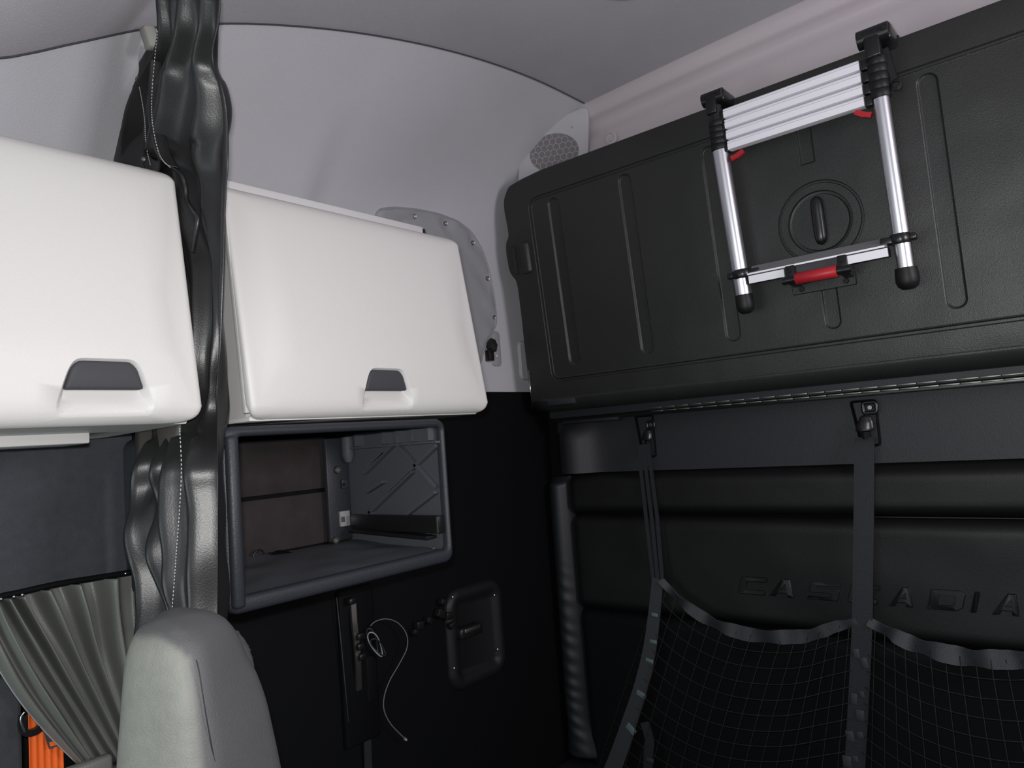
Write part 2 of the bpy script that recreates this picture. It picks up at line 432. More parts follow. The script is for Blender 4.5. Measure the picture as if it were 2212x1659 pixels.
for ch, pl_, pr_ in zip('CASCADIA', (1588, 1652, 1735, 1820, 1908, 1990, 2082, 2128), (1664, 1728, 1824, 1908, 1986, 2092, 2122, 2216)):
    bm = bmesh.new(); xa, xb = at(pl_, 1262, 1, yw).x + 0.006, at(pr_, 1262, 1, yw).x - 0.018; wi = xb - xa
    def lt(P): return [(xa + wi * p[0] + 0.013 * p[1], -0.459 + 0.047 * p[1]) for p in P]    # slanted forward
    ol, ho = LET[ch]; ol = rsmooth(lt(ol), 0.0015, 2)
    lo = [(ol, 0.0), (offs(ol, 0.0010), 0.0022), (offs(ol, 0.0022), 0.003)]
    if ho: ho = lt(ho); lo += [(offs(ho, -0.0010), 0.003), (ho, 0.0)]
    bm = cdt_plate(lo, lambda x, z, h: Vector((x, yw - h + 0.001, z)), skirt=-0.006)
    link_bm('letter', bm, 'letter', wall_back, smooth=30)

# ================================================================== OVERHEAD CABINETS
DP = [(-0.034, 0.0575), (-0.020, 0.0600), (-0.008, 0.0655), (-0.001, 0.0745), (0.003, 0.088), (0.004, 0.12), (0.003, 0.165), (-0.008, 0.24), (-0.022, 0.32), (-0.038, 0.395), (-0.049, 0.432), (-0.058, 0.450), (-0.072, 0.461), (-0.092, 0.468)]
DPS = spline([(-1.052 + a, b, 0) for a, b in DP], 6)
SL = [0.0]
for p, q in zip(DPS, DPS[1:]): SL.append(SL[-1] + (q - p).length)
SLEN = SL[-1]
def dprof(s):
    s = max(0, min(SLEN, s))
    for i in range(len(SL) - 1):
        if s <= SL[i + 1]:
            t = (s - SL[i]) / (SL[i + 1] - SL[i]); p = DPS[i].lerp(DPS[i + 1], t)
            j0 = max(i - 1, 0); j1 = min(i + 2, len(DPS) - 1)
            e = (DPS[j1] - DPS[j0]).normalized(); return p, Vector((e.y, -e.x, 0))
    return DPS[-1], Vector((0, 1, 0))
def dmap(y, s, h):
    p, n = dprof(s); return Vector((p.x + n.x * h, y, p.y + n.y * h))
def s_of_z(z):
    for i in range(len(SL) - 1):
        if DPS[i].y <= z <= DPS[i + 1].y: return SL[i] + (SL[i + 1] - SL[i]) * (z - DPS[i].y) / (DPS[i + 1].y - DPS[i].y)
    return 0
def cabinet(y0, y1, yh, label):
    t = thing('overhead_cabinet', label, 'cabinet', (-1.25, (y0 + y1) / 2, 0.06), 'white overhead cabinets along the left wall')
    # carcass behind the door
    bm = bmesh.new()
    poly = [(-1.094, 0.059), (-1.080, 0.075), (-1.072, 0.20), (-1.088, 0.32), (-1.112, 0.42), (-1.135, 0.452), (-1.265, 0.455), (-1.40, 0.25), (-1.42, 0.055)]
    add_prism(bm, poly, lambda x, z: Vector((x if z > 0.2 else x, y0 + 0.010, z)), lambda x, z: Vector((x, y1 - 0.006, z)))
    link_bm('cabinet_body', bm, 'white', t, smooth=30)
    bm = bmesh.new(); add_box(bm, (-1.09, y0 + 0.004, 0.25), (0.010, 0.010, 0.36), Matrix.Rotation(math.radians(-6), 3, 'Y'), bev=0.002)
    link_bm('side_trim', bm, 'offwhite', t, smooth=40)
    # door: outline with the scooped grip
    r = 0.03; outer = rrect(y0, y1, 0.001, SLEN, 0.046, n=10)
    zt, zm = s_of_z(0.150), s_of_z(0.113); sb = s_of_z(0.0690)
    # grip outline (y, s), ccw
    hw0, hw1 = 0.063, 0.030
    grip = [(yh - hw0, sb), (yh + hw0, sb), (yh + hw0 + 0.0005, sb + 0.022), (yh + 0.056, zm - 0.004), (yh + hw1 + 0.016, zt - 0.012), (yh + hw1 + 0.006, zt - 0.001), (yh - hw1 - 0.006, zt - 0.001), (yh - hw1 - 0.016, zt - 0.012), (yh - 0.056, zm - 0.004), (yh - hw0, sb + 0.022)]
    grip = rsmooth(grip, 0.010, 3)
    def gd(y, s): return -0.019 * sstep(sb, zm, s)
    loops = [(outer, -0.006), (offs(outer, 0.0018), -0.0022), (offs(outer, 0.005), -0.0004), (offs(outer, 0.009), 0.0), (offs(outer, 0.0135), 0.0),
             (grip, lambda y, s: 0.0), (offs(grip, 0.0015), lambda y, s: gd(y, s) * 0.10), (offs(grip, 0.0045), lambda y, s: gd(y, s) * 0.55), (offs(grip, 0.0085), gd)]
    loops[0] = (outer, -0.006)
    extra = []
    gx0, gx1 = yh - 0.075, yh + 0.075
    for k in range(1, 40):
        s = SLEN * k / 40
        if s < 0.018 or s > SLEN - 0.018: continue
        n = 14
        for j in range(1, n):
            y = y0 + 0.016 + (y1 - y0 - 0.032) * j / n
            if s < zt + 0.006 and gx0 < y < gx1: continue
            extra.append(((y, s), 0.0))
    for j in range(1, 8):
        for k in range(1, 8):
            y = yh - 0.045 + 0.09 * j / 8; s = sb + 0.012 + (zm - sb - 0.012) * k / 8
            extra.append(((y, s), gd(y, s)))
    bm = cdt_plate(loops, dmap, skirt=-0.016, extra=extra)
    d = link_bm('door', bm, 'white', t, smooth=50)
    # dark finger plate across the upper half of the grip
    tr = [(yh - 0.051, zm - 0.006), (yh + 0.051, zm - 0.006), (yh + hw1 + 0.012, zt - 0.013), (yh + hw1 + 0.003, zt - 0.004), (yh - hw1 - 0.003, zt - 0.004), (yh - hw1 - 0.012, zt - 0.013)]
    tr = rsmooth(tr, 0.005, 2)
    bm = cdt_plate([(tr, -0.0065), (offs(tr, 0.0015), -0.0045), (offs(tr, 0.004), -0.0035)], dmap, skirt=-0.017)
    link_bm('handle', bm, 'handledark', d, smooth=40)['label'] = 'dark grey finger grip'
    return t
cabR = cabinet(0.622, 1.189, 0.905, 'white overhead cabinet right of the hanging black curtain')
cabL = cabinet(0.10, 0.543, 0.408, 'large white overhead cabinet at the left edge of the picture')
# rail on top of the right cabinet, ledge under the left one
bm = bmesh.new(); add_box(bm, (-1.205, 0.90, 0.482), (0.022, 0.53, 0.046), bev=0.004); link_bm('top_rail', bm, 'offwhite', cabR, smooth=40)
bm = bmesh.new(); add_box(bm, (-1.205, 1.168, 0.480), (0.024, 0.006, 0.040), bev=0.001); link_bm('rail_end_cap', bm, 'blackpl', cabR, smooth=40)
bm = bmesh.new(); add_box(bm, (-1.29, 0.27, 0.052), (0.10, 0.37, 0.022), bev=0.003); link_bm('bottom_ledge', bm, 'white', cabL, smooth=40)
bm = bmesh.new(); add_box(bm, (-1.172, 0.900, 0.062), (0.20, 0.54, 0.008), bev=0.002); link_bm('bottom_ledge', bm, 'white', cabR, smooth=40)

# ================================================================== OPEN CUBBY BELOW THE RIGHT CABINET
XC = -1.050
cub = thing('open_cubby', 'dark slate plastic cubby without its door below the right white cabinet', 'shelf', (-1.25, 0.81, -0.236))
oy0, oy1, oz0, oz1 = 0.568, 1.052, -0.236, 0.050
out = rrect(oy0, oy1, oz0, oz1, 0.022); inn = rrect(0.596, 1.038, -0.210, 0.034, 0.010)
bm = bmesh.new()
def ring(poly_list):
    rings = [[bm.verts.new(p) for p in P] for P in poly_list]
    n = len(rings[0])
    for A, B in zip(rings, rings[1:]):
        for k in range(n): bm.faces.new((A[k], A[(k + 1) % n], B[(k + 1) % n], B[k]))
def R3(poly, x): return [Vector((x, p[0], p[1])) for p in poly]
ring([R3(out, -1.40), R3(out, XC - 0.008), R3(offs(out, 0.003), XC - 0.002), R3(offs(out, 0.008), XC), R3(offs(inn, -0.006), XC), R3(offs(inn, -0.002), XC - 0.002), R3(inn, XC - 0.008), R3(inn, XC - 0.016)])
link_bm('frame', bm, 'shelf', cub, smooth=50)
# rounded jamb on the left of the opening
bm = bmesh.new(); add_box(bm, (XC + 0.001, 0.5835, -0.095), (0.02, 0.020, 0.262), bev=0.007); link_bm('jamb', bm, 'shelf', cub, smooth=50)
# inside: floor mat, two brown boards on the back, moulded end panel
bm = bmesh.new()
def Pf(u, v):
    y = 0.597 + 0.446 * u; x = -1.055 - 0.325 * v
    return Vector((x, y, -0.213 + 0.010 * v + 0.004 * noise.noise(Vector((x * 14, y * 14, 0))) + 0.018 * v ** 3 * max(0, noise.noise(Vector((y * 11, 1.5, 0))))))
add_grid(bm, Pf, 30, 20, (0, 0, -0.006)); link_bm('floor_mat', bm, 'shelfin', cub, smooth=60)
for z0, z1 in ((-0.200, -0.088), (-0.080, 0.036)):
    bm = bmesh.new(); add_box(bm, (-1.386, 0.80, (z0 + z1) / 2), (0.010, 0.40, z1 - z0), bev=0.002); link_bm('back_board', bm, 'board', cub, smooth=40)
bm = bmesh.new(); add_box(bm, (-1.393, 0.80, -0.09), (0.006, 0.44, 0.25)); link_bm('back_panel', bm, 'black', cub)
bm = bmesh.new(); add_box(bm, (-1.22, 1.049, -0.088), (0.32, 0.006, 0.25)); endp = link_bm('end_panel', bm, 'shelfin', cub)
def endpt(px, py, d=0.0): return at(px, py, 1, 1.046 - d)
def rib(p, q, nm='rib', m='shelfin', wd=0.013, dp=0.014):
    bm = bmesh.new(); a = endpt(*p); b = endpt(*q); mid = (a + b) / 2; L = (b - a).length
    ang = math.atan2(b.z - a.z, b.x - a.x)
    add_box(bm, mid + Vector((0, -dp / 2, 0)), (L, dp, wd * 0.45), Matrix.Rotation(-ang, 3, 'Y')); link_bm(nm, bm, m, endp, smooth=30)
for p, q in (((795, 1022), (862, 955)), ((862, 955), (948, 1052)), ((848, 1060), (950, 962)), ((800, 1112), (898, 1018)), ((868, 1125), (948, 1062)), ((800, 1062), (835, 1040)), ((802, 1100), (858, 1150)), ((838, 975), (800, 1010))):
    rib(p, q)
# ribs and screws along the top of the end panel
for px in (782, 842, 872, 905, 940):
    a = endpt(px, 915); bm = bmesh.new(); add_box(bm, (a.x, 1.034, 0.022), (0.004, 0.024, 0.028)); link_bm('gusset', bm, 'shelfin', endp)
bm = bmesh.new(); a = endpt(745, 948); b2 = endpt(955, 935); add_box(bm, ((a.x + b2.x) / 2, 1.036, 0.004), (b2.x - a.x, 0.022, 0.004)); link_bm('top_flange', bm, 'shelfin', endp)
def screw(p, ax, r, m, par, nm='screw', hole=True):
    bm = bmesh.new(); add_lathe(bm, p, ax, [(r, 0), (r, r * 0.5), (r * 0.8, r * 0.75), (r * 0.45, r * 0.75), (r * 0.4, r * 0.3)] if hole else [(r, 0), (r * 0.9, r * 0.5), (r * 0.3, r * 0.8)], 14)
    link_bm(nm, bm, m, par, smooth=40)
for px, py in ((862, 937), (930, 932), (784, 1146), (925, 1151), (937, 1184)): screw(endpt(px, py, 0.012 if py > 1100 else 0.0), (0.3, -1, 0), 0.0035, 'dullsteel', endp)
# upright bracket in the corner with two bolts and two slots
bm = bmesh.new(); add_box(bm, (-1.365, 1.010, -0.085), (0.014, 0.062, 0.23), bev=0.004); br = link_bm('corner_bracket', bm, 'shelf', cub, smooth=40)
bm = bmesh.new(); add_lathe(bm, (-1.345, 1.030, 0.018), (0, 0, -1), [(0.013, -0.012), (0.014, 0), (0.014, 0.03), (0.008, 0.045)], 16); link_bm('moulded_boss', bm, 'shelfin', br, smooth=40)
for px, py in ((727, 1015), (723, 1167)): screw(at(px, py, 0, -1.357), (1, 0, 0), 0.0085, 'dullsteel', br, 'bolt')
for (px, py), (sy, sz) in (((744, 1045), (0.018, 0.020)), ((744, 1120), (0.026, 0.034))):
    c = at(px, py, 0, -1.354); bm = bmesh.new(); add_box(bm, c, (0.008, sy, sz), bev=0.0015); clip = link_bm('clip', bm, 'cover' if sz > 0.03 else 'shelf', br, smooth=40)
    bm = bmesh.new(); add_box(bm, c + Vector((0.003, -sy * 0.28, -0.001)), (0.004, sy * 0.36, sz * 0.34)); link_bm('slot', bm, 'blackpl' if sz < 0.03 else 'dullsteel', br)
# black channel bar lying at the bottom of the end panel
bm = bmesh.new(); a = endpt(765, 1150, 0.02); b2 = endpt(956, 1151, 0.02)
add_box(bm, ((a.x + b2.x) / 2, 1.026, -0.160), (b2.x - a.x, 0.016, 0.034), bev=0.001); bar = link_bm('channel_bar', bm, 'blackpl', cub, smooth=30)
bm = bmesh.new(); add_box(bm, ((a.x + b2.x) / 2 - 0.01, 1.020, -0.181), (b2.x - a.x - 0.03, 0.028, 0.006), Matrix.Rotation(math.radians(2), 3, 'Y'), bev=0.001); link_bm('lip', bm, 'blackpl', bar, smooth=30)
bm = bmesh.new(); e = endpt(944, 1150, 0.031); add_box(bm, (e.x, 1.0165, -0.160), (0.003, 0.003, 0.032)); link_bm('bright_edge', bm, 'dullsteel', bar)
# crumpled strip and a plastic ring at the left of the floor
bm = bmesh.new(); c = at(557, 1203, 0, -1.370); add_tube(bm, [c + Vector((0.004, 0.013 * math.cos(t), 0.014 * math.sin(t))) for t in [2 * PI * k / 20 for k in range(20)]], 0.0022, 6, closed=True)
link_bm('ring_fastener', bm, 'blackpl', cub, smooth=180)
bm = bmesh.new(); P0 = [at(px, py, 0, -1.36) for px, py in ((528, 1240), (570, 1218), (600, 1196), (660, 1200), (735, 1190), (800, 1190))]
sp = spline(P0, 6); add_ribbon(bm, sp, [Vector((0.6, 0.2 * math.sin(i), 0.5 + 0.4 * math.sin(i * 0.7))) for i in range(len(sp))], 0.018, 0.002); link_bm('loose_strip', bm, 'black', cub, smooth=60)

# ================================================================== LEFT: BLACK DIVIDER CURTAIN
CUR = [(0, 338, 477), (60, 340, 473), (105, 334, 463), (140, 316, 463), (180, 296, 480), (250, 276, 492), (350, 262, 495), (400, 300, 491), (500, 350, 486), (600, 385, 484), (760, 404, 477), (840, 395, 470), (905, 350, 470), (1000, 306, 470), (1060, 297, 470), (1200, 298, 469), (1345, 316, 468), (1420, 330, 468), (1520, 335, 468)]
YSP = [(-0.45, 0.515), (-0.10, 0.52), (0.02, 0.535), (0.075, 0.572), (0.45, 0.572), (0.56, 0.54), (0.72, 0.50), (0.85, 0.48)]
def cur_edge(row, px):
    y = 0.56
    for _ in range(8):
        p = at(px, row, 1, y); y = lerp_tab(YSP, p.z)
    return at(px, row, 1, y)
TL = [(r, cur_edge(r, a)) for r, a, b in CUR]; TR = [(r, cur_edge(r, b)) for r, a, b in CUR]
def tab3(T, r): return Vector([smooth_tab([(a, p[k]) for a, p in T], r) for k in range(3)])
rows = [-40 + 1560 * k / 150 for k in range(151)]
for r in (-1,): pass
cL = [tab3(TL, max(r, 0)) + (Vector((0, 0, 0.0)) if r >= 0 else Vector((0, -0.002, -r * 0.0006))) for r in rows]
cR = [tab3(TR, max(r, 0)) + (Vector((0, 0, 0.0)) if r >= 0 else Vector((0, -0.002, -r * 0.0006))) for r in rows]
cur = thing('divider_curtain', 'black vinyl privacy curtain bunched from ceiling down between the two white cabinets', 'curtain', (-1.15, 0.53, -0.45))
def cur_pt(u, v, add=0.0):
    i = v * 150; k = min(int(i), 149); q = i - k
    a = cL[k].lerp(cL[k + 1], q); b = cR[k].lerp(cR[k + 1], q)
    z = a.z; row = -40 + 1560 * v
    amp = 0.027 - 0.014 * math.exp(-((row - 640) / 230.0) ** 2)
    if row < 160: amp = 0.014 + 0.010 * max(row, 0) / 160
    ph = 1.1 * noise.noise(Vector((0.3, v * 3.2, 5))) + 0.7 * math.sin(v * 5)
    f = (1.7 * (0.5 + 0.5 * math.sin(2 * PI * (4.1 * u ** 0.9) + ph)) ** 1.6 - 0.8) * 0.70 + 0.45 * math.sin(2 * PI * (1.7 * u) + 2.0 * ph + 1.3)
    # soft diagonal buckles
    bk = noise.noise(Vector((u * 2.4 + v * 5, v * 9 - u * 2.2, 8.0)))
    f += 0.9 * bk
    if row > 900: f += 0.7 * noise.noise(Vector((u * 3.0, v * 14 + u * 5, 2.0))) * sstep(900, 1000, row) * sstep(0.62, 0.3, u)
    p = a.lerp(b, u); taper = min(1, 12 * u) * min(1, 9 * (1 - u)) * 0.92 + 0.08
    p = p + Vector((0, -amp * f * taper - add, 0))
    p.y = min(p.y, 0.598)
    if 0.04 < p.z < 0.50 and p.x < -1.035: p.y = max(p.y, 0.553)
    return p
bm = bmesh.new(); add_grid(bm, cur_pt, 60, 220, (0.0, 0.0012, 0))
link_bm('curtain_sheet', bm, 'vinyl', cur, smooth=180)
# overlapping front edge with its stitched hem, upper and lower
def px_line(pts, y): return [at(a, b, 1, y) for a, b in pts]
hem_up = [(342, -20), (341, 60), (333, 130), (328, 210), (332, 290), (350, 342), (372, 365), (392, 385), (402, 430), (420, 458), (424, 478), (414, 545)]
flap_l = [(330, 60), (316, 110), (292, 155), (286, 180), (278, 230), (268, 290), (258, 352)]
bm = bmesh.new()
L = spline([at(a, b, 1, 0.548) for a, b in [(336, 100), (318, 128), (292, 158), (285, 175), (279, 220), (268, 280), (254, 352), (250, 380)]], 6)
R_ = spline([at(a, b, 1, 0.540) for a, b in [(344, 90), (338, 125), (336, 150), (334, 190), (332, 230), (334, 280), (342, 340), (345, 375)]], 6)
def Pfl(u, v):
    i = v * (len(L) - 1); k = min(int(i), len(L) - 2); a = L[k].lerp(L[k + 1], i - k); b = R_[k].lerp(R_[k + 1], i - k)
    p = a.lerp(b, u); p.y += -0.010 * math.sin(PI * u * 1.5 + 2 * v) + 0.004 * noise.noise(Vector((u * 3, v * 5, 1))); return p
add_grid(bm, Pfl, 16, 60, (0, 0.003, 0)); link_bm('folded_edge', bm, 'vinyl', cur, smooth=180)
def stitches(pts, y, m='thread', step=0.0062, par=cur):
    sp = spline([at(a, b, 1, y) for a, b in pts], 10)
    bm = bmesh.new(); acc = 0; on = []
    for p, q in zip(sp, sp[1:]):
        n = max(1, int((q - p).length / step)); 
        for k in range(n):
            a = p.lerp(q, k / n); b = p.lerp(q, (k + 0.55) / n); add_tube(bm, [a, b], 0.0007, 4)
    link_bm('stitching', bm, m, par)
stitches([(342, 0), (341, 60), (334, 130), (328, 210), (330, 270), (345, 335), (368, 362)], 0.510)
stitches([(301, 188), (308, 225), (313, 265), (315, 310), (325, 358)], 0.520)
# free front edge below the hem, peeled in front of the left side
for nm, Lp, Rp, y0 in (('hem_fold', [(328, 120), (322, 200), (322, 270), (336, 330), (358, 356)], [(350, 110), (345, 200), (350, 270), (366, 330), (384, 362)], 0.520),):
    A = spline([at(a, b, 1, y0) for a, b in Lp], 8); B = spline([at(a, b, 1, y0 + 0.012) for a, b in Rp], 8); bm = bmesh.new()
    def Ph(u, v):
        i = v * (len(A) - 1); k = min(int(i), len(A) - 2); p = A[k].lerp(A[k + 1], i - k).lerp(B[k].lerp(B[k + 1], i - k), u)
        p.y -= 0.008 * math.sin(PI * u); return p
    add_grid(bm, Ph, 8, 40, (0, 0.003, 0)); link_bm(nm, bm, 'vinyl', cur, smooth=180)
# piping that snakes down the edge in front of the cabinets' gap
sp = spline([at(a, b, 1, y) for a, b, y in ((368, 360, 0.545), (390, 374, 0.548), (400, 400, 0.553), (404, 432, 0.555), (418, 455, 0.553), (427, 470, 0.553), (424, 500, 0.553), (416, 545, 0.556))], 10)
bm = bmesh.new(); add_tube(bm, sp, 0.0035, 8); link_bm('edge_piping', bm, 'vinyl', cur, smooth=180)
# brass grommet and top carrier
bm = bmesh.new(); c = at(300, 172, 1, 0.525); add_lathe(bm, c, (0.3, -1, 0.2), [(0.006, 0), (0.006, 0.002), (0.004, 0.004), (0.001, 0.004)], 12); link_bm('grommet', bm, 'dullsteel', cur, smooth=40)
bm = bmesh.new(); c = at(312, 345, 1, 0.535); add_lathe(bm, c, (0.3, -1, 0.2), [(0.005, 0), (0.005, 0.002), (0.003, 0.004), (0.001, 0.004)], 12); link_bm('grommet', bm, 'dullsteel', cur, smooth=40)
stitches([(388, 925), (392, 1010), (388, 1100), (382, 1180), (377, 1250), (371, 1325)], 0.487)
# lower brown-grey layer seen beside the bunched part
bm = bmesh.new()
def Pb(u, v):
    a = at(292, 915, 1, 0.56).lerp(at(292, 1060, 1, 0.555), v); b = at(400, 900, 1, 0.555).lerp(at(360, 1060, 1, 0.55), v)
    p = a.lerp(b, u); p.y += 0.004 * math.sin(6 * u); return p
add_grid(bm, Pb, 10, 10, (0, 0.003, 0)); link_bm('lining', bm, 'vinylb', cur, smooth=180)

# small white clip on the ceiling seam behind the curtain
ck = at(324, 82, 0, XS + 0.02)
bm = bmesh.new(); add_box(bm, ck, (0.022, 0.020, 0.036), Matrix.Rotation(0.3, 3, 'X'), bev=0.005)
o = link_bm('curtain_track_clip', bm, 'greywhite', smooth=50, base=ck)
o['label'] = 'small off-white plastic clip at ceiling seam behind the hanging curtain'; o['category'] = 'clip'

# ================================================================== PLEATED WINDOW CURTAIN, LOWER LEFT
wc = thing('window_curtain', 'pleated dark vinyl curtain gathered to lower right under the left cabinet', 'curtain', (-1.36, 0.45, -0.55))
XP = -1.36
Tt = [at(a, b, 0, XP) for a, b in ((-40, 1315), (0, 1295), (40, 1286), (120, 1268), (210, 1253), (310, 1237))]
Tb = [at(a, b, 0, XP) for a, b in ((172, 1652), (222, 1664), (255, 1650), (270, 1620), (290, 1590), (320, 1560))]
Tm = [at(a, b, 0, XP) for a, b in ((24, 1480), (90, 1456), (132, 1444), (190, 1435), (240, 1420), (312, 1395))]
St, Sb, Sm = spline(Tt, 10), spline(Tb, 10), spline(Tm, 10)
def pick(S, u):
    i = u * (len(S) - 1); k = min(int(i), len(S) - 2); return S[k].lerp(S[k + 1], i - k)
def wc_pt(u, v):
    a, m, b = pick(St, u), pick(Sm, u), pick(Sb, u)
    p = a * ((1 - v) * (1 - 2 * v)) + m * (4 * v * (1 - v)) + b * (v * (2 * v - 1))
    uu = u ** 0.8
    # broad flat hem fold first, then pleats
    u0 = 0.215
    if uu > u0:
        c_ = math.cos(2 * PI * 7.5 * (uu - u0)); f = -0.9 + 1.9 * max(0, 0.5 + 0.5 * c_) ** 2.6
    else: f = -1.3 + 2.2 * (uu / u0) - 1.2 * math.exp(-((uu - 0.75 * u0) / 0.03) ** 2) + 0.25 * math.sin(PI * uu / u0)
    f += 0.35 * noise.noise(Vector((u * 9, v * 3, 0)))
    amp = 0.026 * (1 - 0.55 * v)
    return p + Vector((amp * f, 0, 0))
bm = bmesh.new(); add_grid(bm, wc_pt, 170, 40, (-0.003, 0, 0)); link_bm('pleated_sheet', bm, 'pleat', wc, smooth=180)
bm = bmesh.new(); add_tube(bm, [wc_pt(0.0, k / 30) + Vector((0.003, 0, 0)) for k in range(31)], 0.0012, 6); link_bm('hem_piping', bm, 'cover', wc, smooth=180)
for px, py in ((2, 1294), (30, 1289), (48, 1285), (271, 1239)):
    bm = bmesh.new(); add_lathe(bm, at(px, py, 0, XP + 0.018), (1, 0, 0), [(0.0022, 0), (0.0022, 0.002), (0.0008, 0.003)], 10); link_bm('snap_button', bm, 'chrome', wc, smooth=50)
bm = bmesh.new(); c = at(190, 1650, 0, -1.33); add_box(bm, c + Vector((0, 0, -0.02)), (0.02, 0.07, 0.05), bev=0.006); link_bm('tieback', bm, 'pleat', wc, smooth=50)
# rod pocket above
bm = bmesh.new(); add_tube(bm, [p + Vector((0.0, 0, 0.004)) for p in St], 0.005, 8); link_bm('curtain_rail', bm, 'black', wc, smooth=180)

# door pillar trims and the orange belt in front of them
bm = bmesh.new(); a = at(0, 1440, 0, -1.43); b = at(42, 1659, 0, -1.43)
add_box(bm, (-1.425, b.y - 0.20, -0.9), (0.035, 0.40, 1.16), bev=0.008); o = link_bm('trim_2', bm, 'fabric', smooth=50); struct(o)
bm = bmesh.new(); add_box(bm, (-1.435, b.y + 0.07, -0.9), (0.02, 0.13, 1.16), bev=0.004); o = link_bm('trim_3', bm, 'black', smooth=50); struct(o)
belt = thing('seat_belt', 'bright orange seat belt webbing hanging behind the pleated curtain', 'seat belt', (-1.40, 0.44, -1.3))
XB = -1.395
yl, yr = at(62, 1600, 0, XB).y, at(136, 1600, 0, XB).y
yc_, wd = (yl + yr) / 2, (yr - yl)
bm = bmesh.new()
def Pbelt(u, v):
    z = -0.30 - 0.95 * v; y = yc_ + (u - 0.5) * wd
    return Vector((XB + 0.0012 * math.cos(2 * PI * 5 * u), y, z))
add_grid(bm, Pbelt, 40, 20, (-0.002, 0, 0)); link_bm('webbing', bm, 'orange', belt, smooth=180)
bm = bmesh.new()
pts = [at(a, b, 0, XB + 0.014) for a, b in ((50, 1545), (47, 1565), (54, 1582), (75, 1580), (100, 1562), (118, 1556))]
add_ribbon(bm, spline(pts, 5), Vector((0, 0.25, 1)), 0.010, 0.010); link_bm('belt_guide', bm, 'blackpl', belt, smooth=60)
bm = bmesh.new(); add_tube(bm, spline([at(a, b, 0, XB + 0.02) for a, b in ((53, 1538), (46, 1548), (46, 1562), (54, 1582))], 6), 0.0016, 8); link_bm('guide_rim', bm, 'chrome', belt, smooth=180)
# steel tongue
bm = bmesh.new(); tp = [(92, 1578), (106, 1574), (124, 1596), (128, 1610), (106, 1618)]
Pn = [at(a, b, 0, XB + 0.012) for a, b in tp]; pol = [(p.y, p.z) for p in Pn]
hole = [(at(a, b, 0, XB + 0.012).y, at(a, b, 0, XB + 0.012).z) for a, b in ((106, 1603), (122, 1599), (124, 1608), (108, 1612))]
A = [Vector((XB + 0.012, *p)) for p in pol]
add_prism(bm, pol, lambda y, z: Vector((XB + 0.010, y, z)), lambda y, z: Vector((XB + 0.013, y, z)))
tng = link_bm('belt_tongue', bm, 'chrome', belt, smooth=30)
bm = bmesh.new(); add_prism(bm, hole, lambda y, z: Vector((XB + 0.0125, y, z)), lambda y, z: Vector((XB + 0.0138, y, z))); link_bm('tongue_slot', bm, 'orange', tng)

# ================================================================== SEAT BACK
seat = thing('cab_seat', 'grey cloth seat back rising in front of the two black curtains', 'seat', (-0.78, 0.42, -1.5))
# the frame of the seat: n1 = facing of the light front face, n2 = facing of the dark side
ang = math.radians(-52)
A1 = Vector((math.cos(math.radians(38)), math.sin(math.radians(38)), 0))     # runs along the light face, left to right in view
SC = Vector((-0.83, 0.33, 0))
Df = ray(400, 1400); Df.z = 0; Df.normalize()
Rt = Vector((Df.y, -Df.x, 0)) * 1.0                       # to the right in view
dep = 0.86
def sp_(px, py, d): return ray(px, py) * (d / (ray(px, py).dot(Df)))
def loft(rowsL, m, nm, parent):
    bm = bmesh.new(); rings = []
    for ringpts in rowsL: rings.append([bm.verts.new(p) for p in ringpts])
    n = len(rings[0])
    for A, B in zip(rings, rings[1:]):
        for k in range(n): bm.faces.new((A[k], A[(k + 1) % n], B[(k + 1) % n], B[k]))
    bm.faces.new(rings[0]); bm.faces.new(rings[-1][::-1])
    return link_bm(nm, bm, m, parent, smooth=180)
# one body: the near corner edge separates the lighter front face from the darker side face
def sect(row, l, k, r, dl, dk, dr, db, rad=0.045):
    dz = dk if db else smooth_tab([(1331, 0.930), (1340, 0.921), (1350, 0.908), (1364, 0.890), (1384, 0.868), (1415, 0.842), (1465, 0.815), (1540, 0.80), (1700, 0.80)], row)
    z0 = sp_(k, row, dz).z
    def P(px, d):
        p = sp_(px, row, d); return (p.x, p.y)
    pl_, pk_, pr_ = P(l, dl), P(k, dk), P(r, dr); b2 = (pr_[0] + pl_[0] - pk_[0], pr_[1] + pl_[1] - pk_[1])
    Q = rsmooth([pl_, pk_, pr_, b2], rad, 8)
    qa, qb = Q[8], Q[9]; Q = Q[:9] + [(qa[0] + (qb[0] - qa[0]) * t / 13, qa[1] + (qb[1] - qa[1]) * t / 13) for t in range(1, 13)] + Q[9:]
    return [Vector((x, y, z0)) for x, y in Q]
ST = [(1331.5, 362, 374, 388, .925, .915, .93), (1334, 345, 377, 408, .93, .895, .94), (1340, 322, 382, 432, .93, .875, .95), (1350, 298, 390, 458, .925, .855, .965), (1364, 276, 398, 480, .92, .838, .975),
      (1384, 262, 406, 500, .915, .825, .98), (1415, 250, 413, 519, .91, .815, .985), (1465, 241, 420, 538, .91, .807, .99), (1540, 234, 428, 561, .91, .80, .995), (1600, 228, 433, 585, .91, .80, 1.0), (1700, 218, 440, 612, .91, .80, 1.0), (2000, 200, 455, 660, .91, .80, 1.0), (2500, 185, 470, 690, .91, .80, 1.0)]
ringsS = []
for kk in range(161):
    r_ = ST[0][0] + (ST[-1][0] - ST[0][0]) * (kk / 160) ** 2.2
    v_ = [smooth_tab([(t[0], t[j]) for t in ST], r_) for j in range(1, 7)]
    ringsS.append(sect(r_, v_[0], v_[1], v_[2], v_[3], v_[4], v_[5], 0, 0.010 + 0.045 * sstep(1331, 1370, r_)))
bk = loft(ringsS, 'seat', 'backrest', seat)
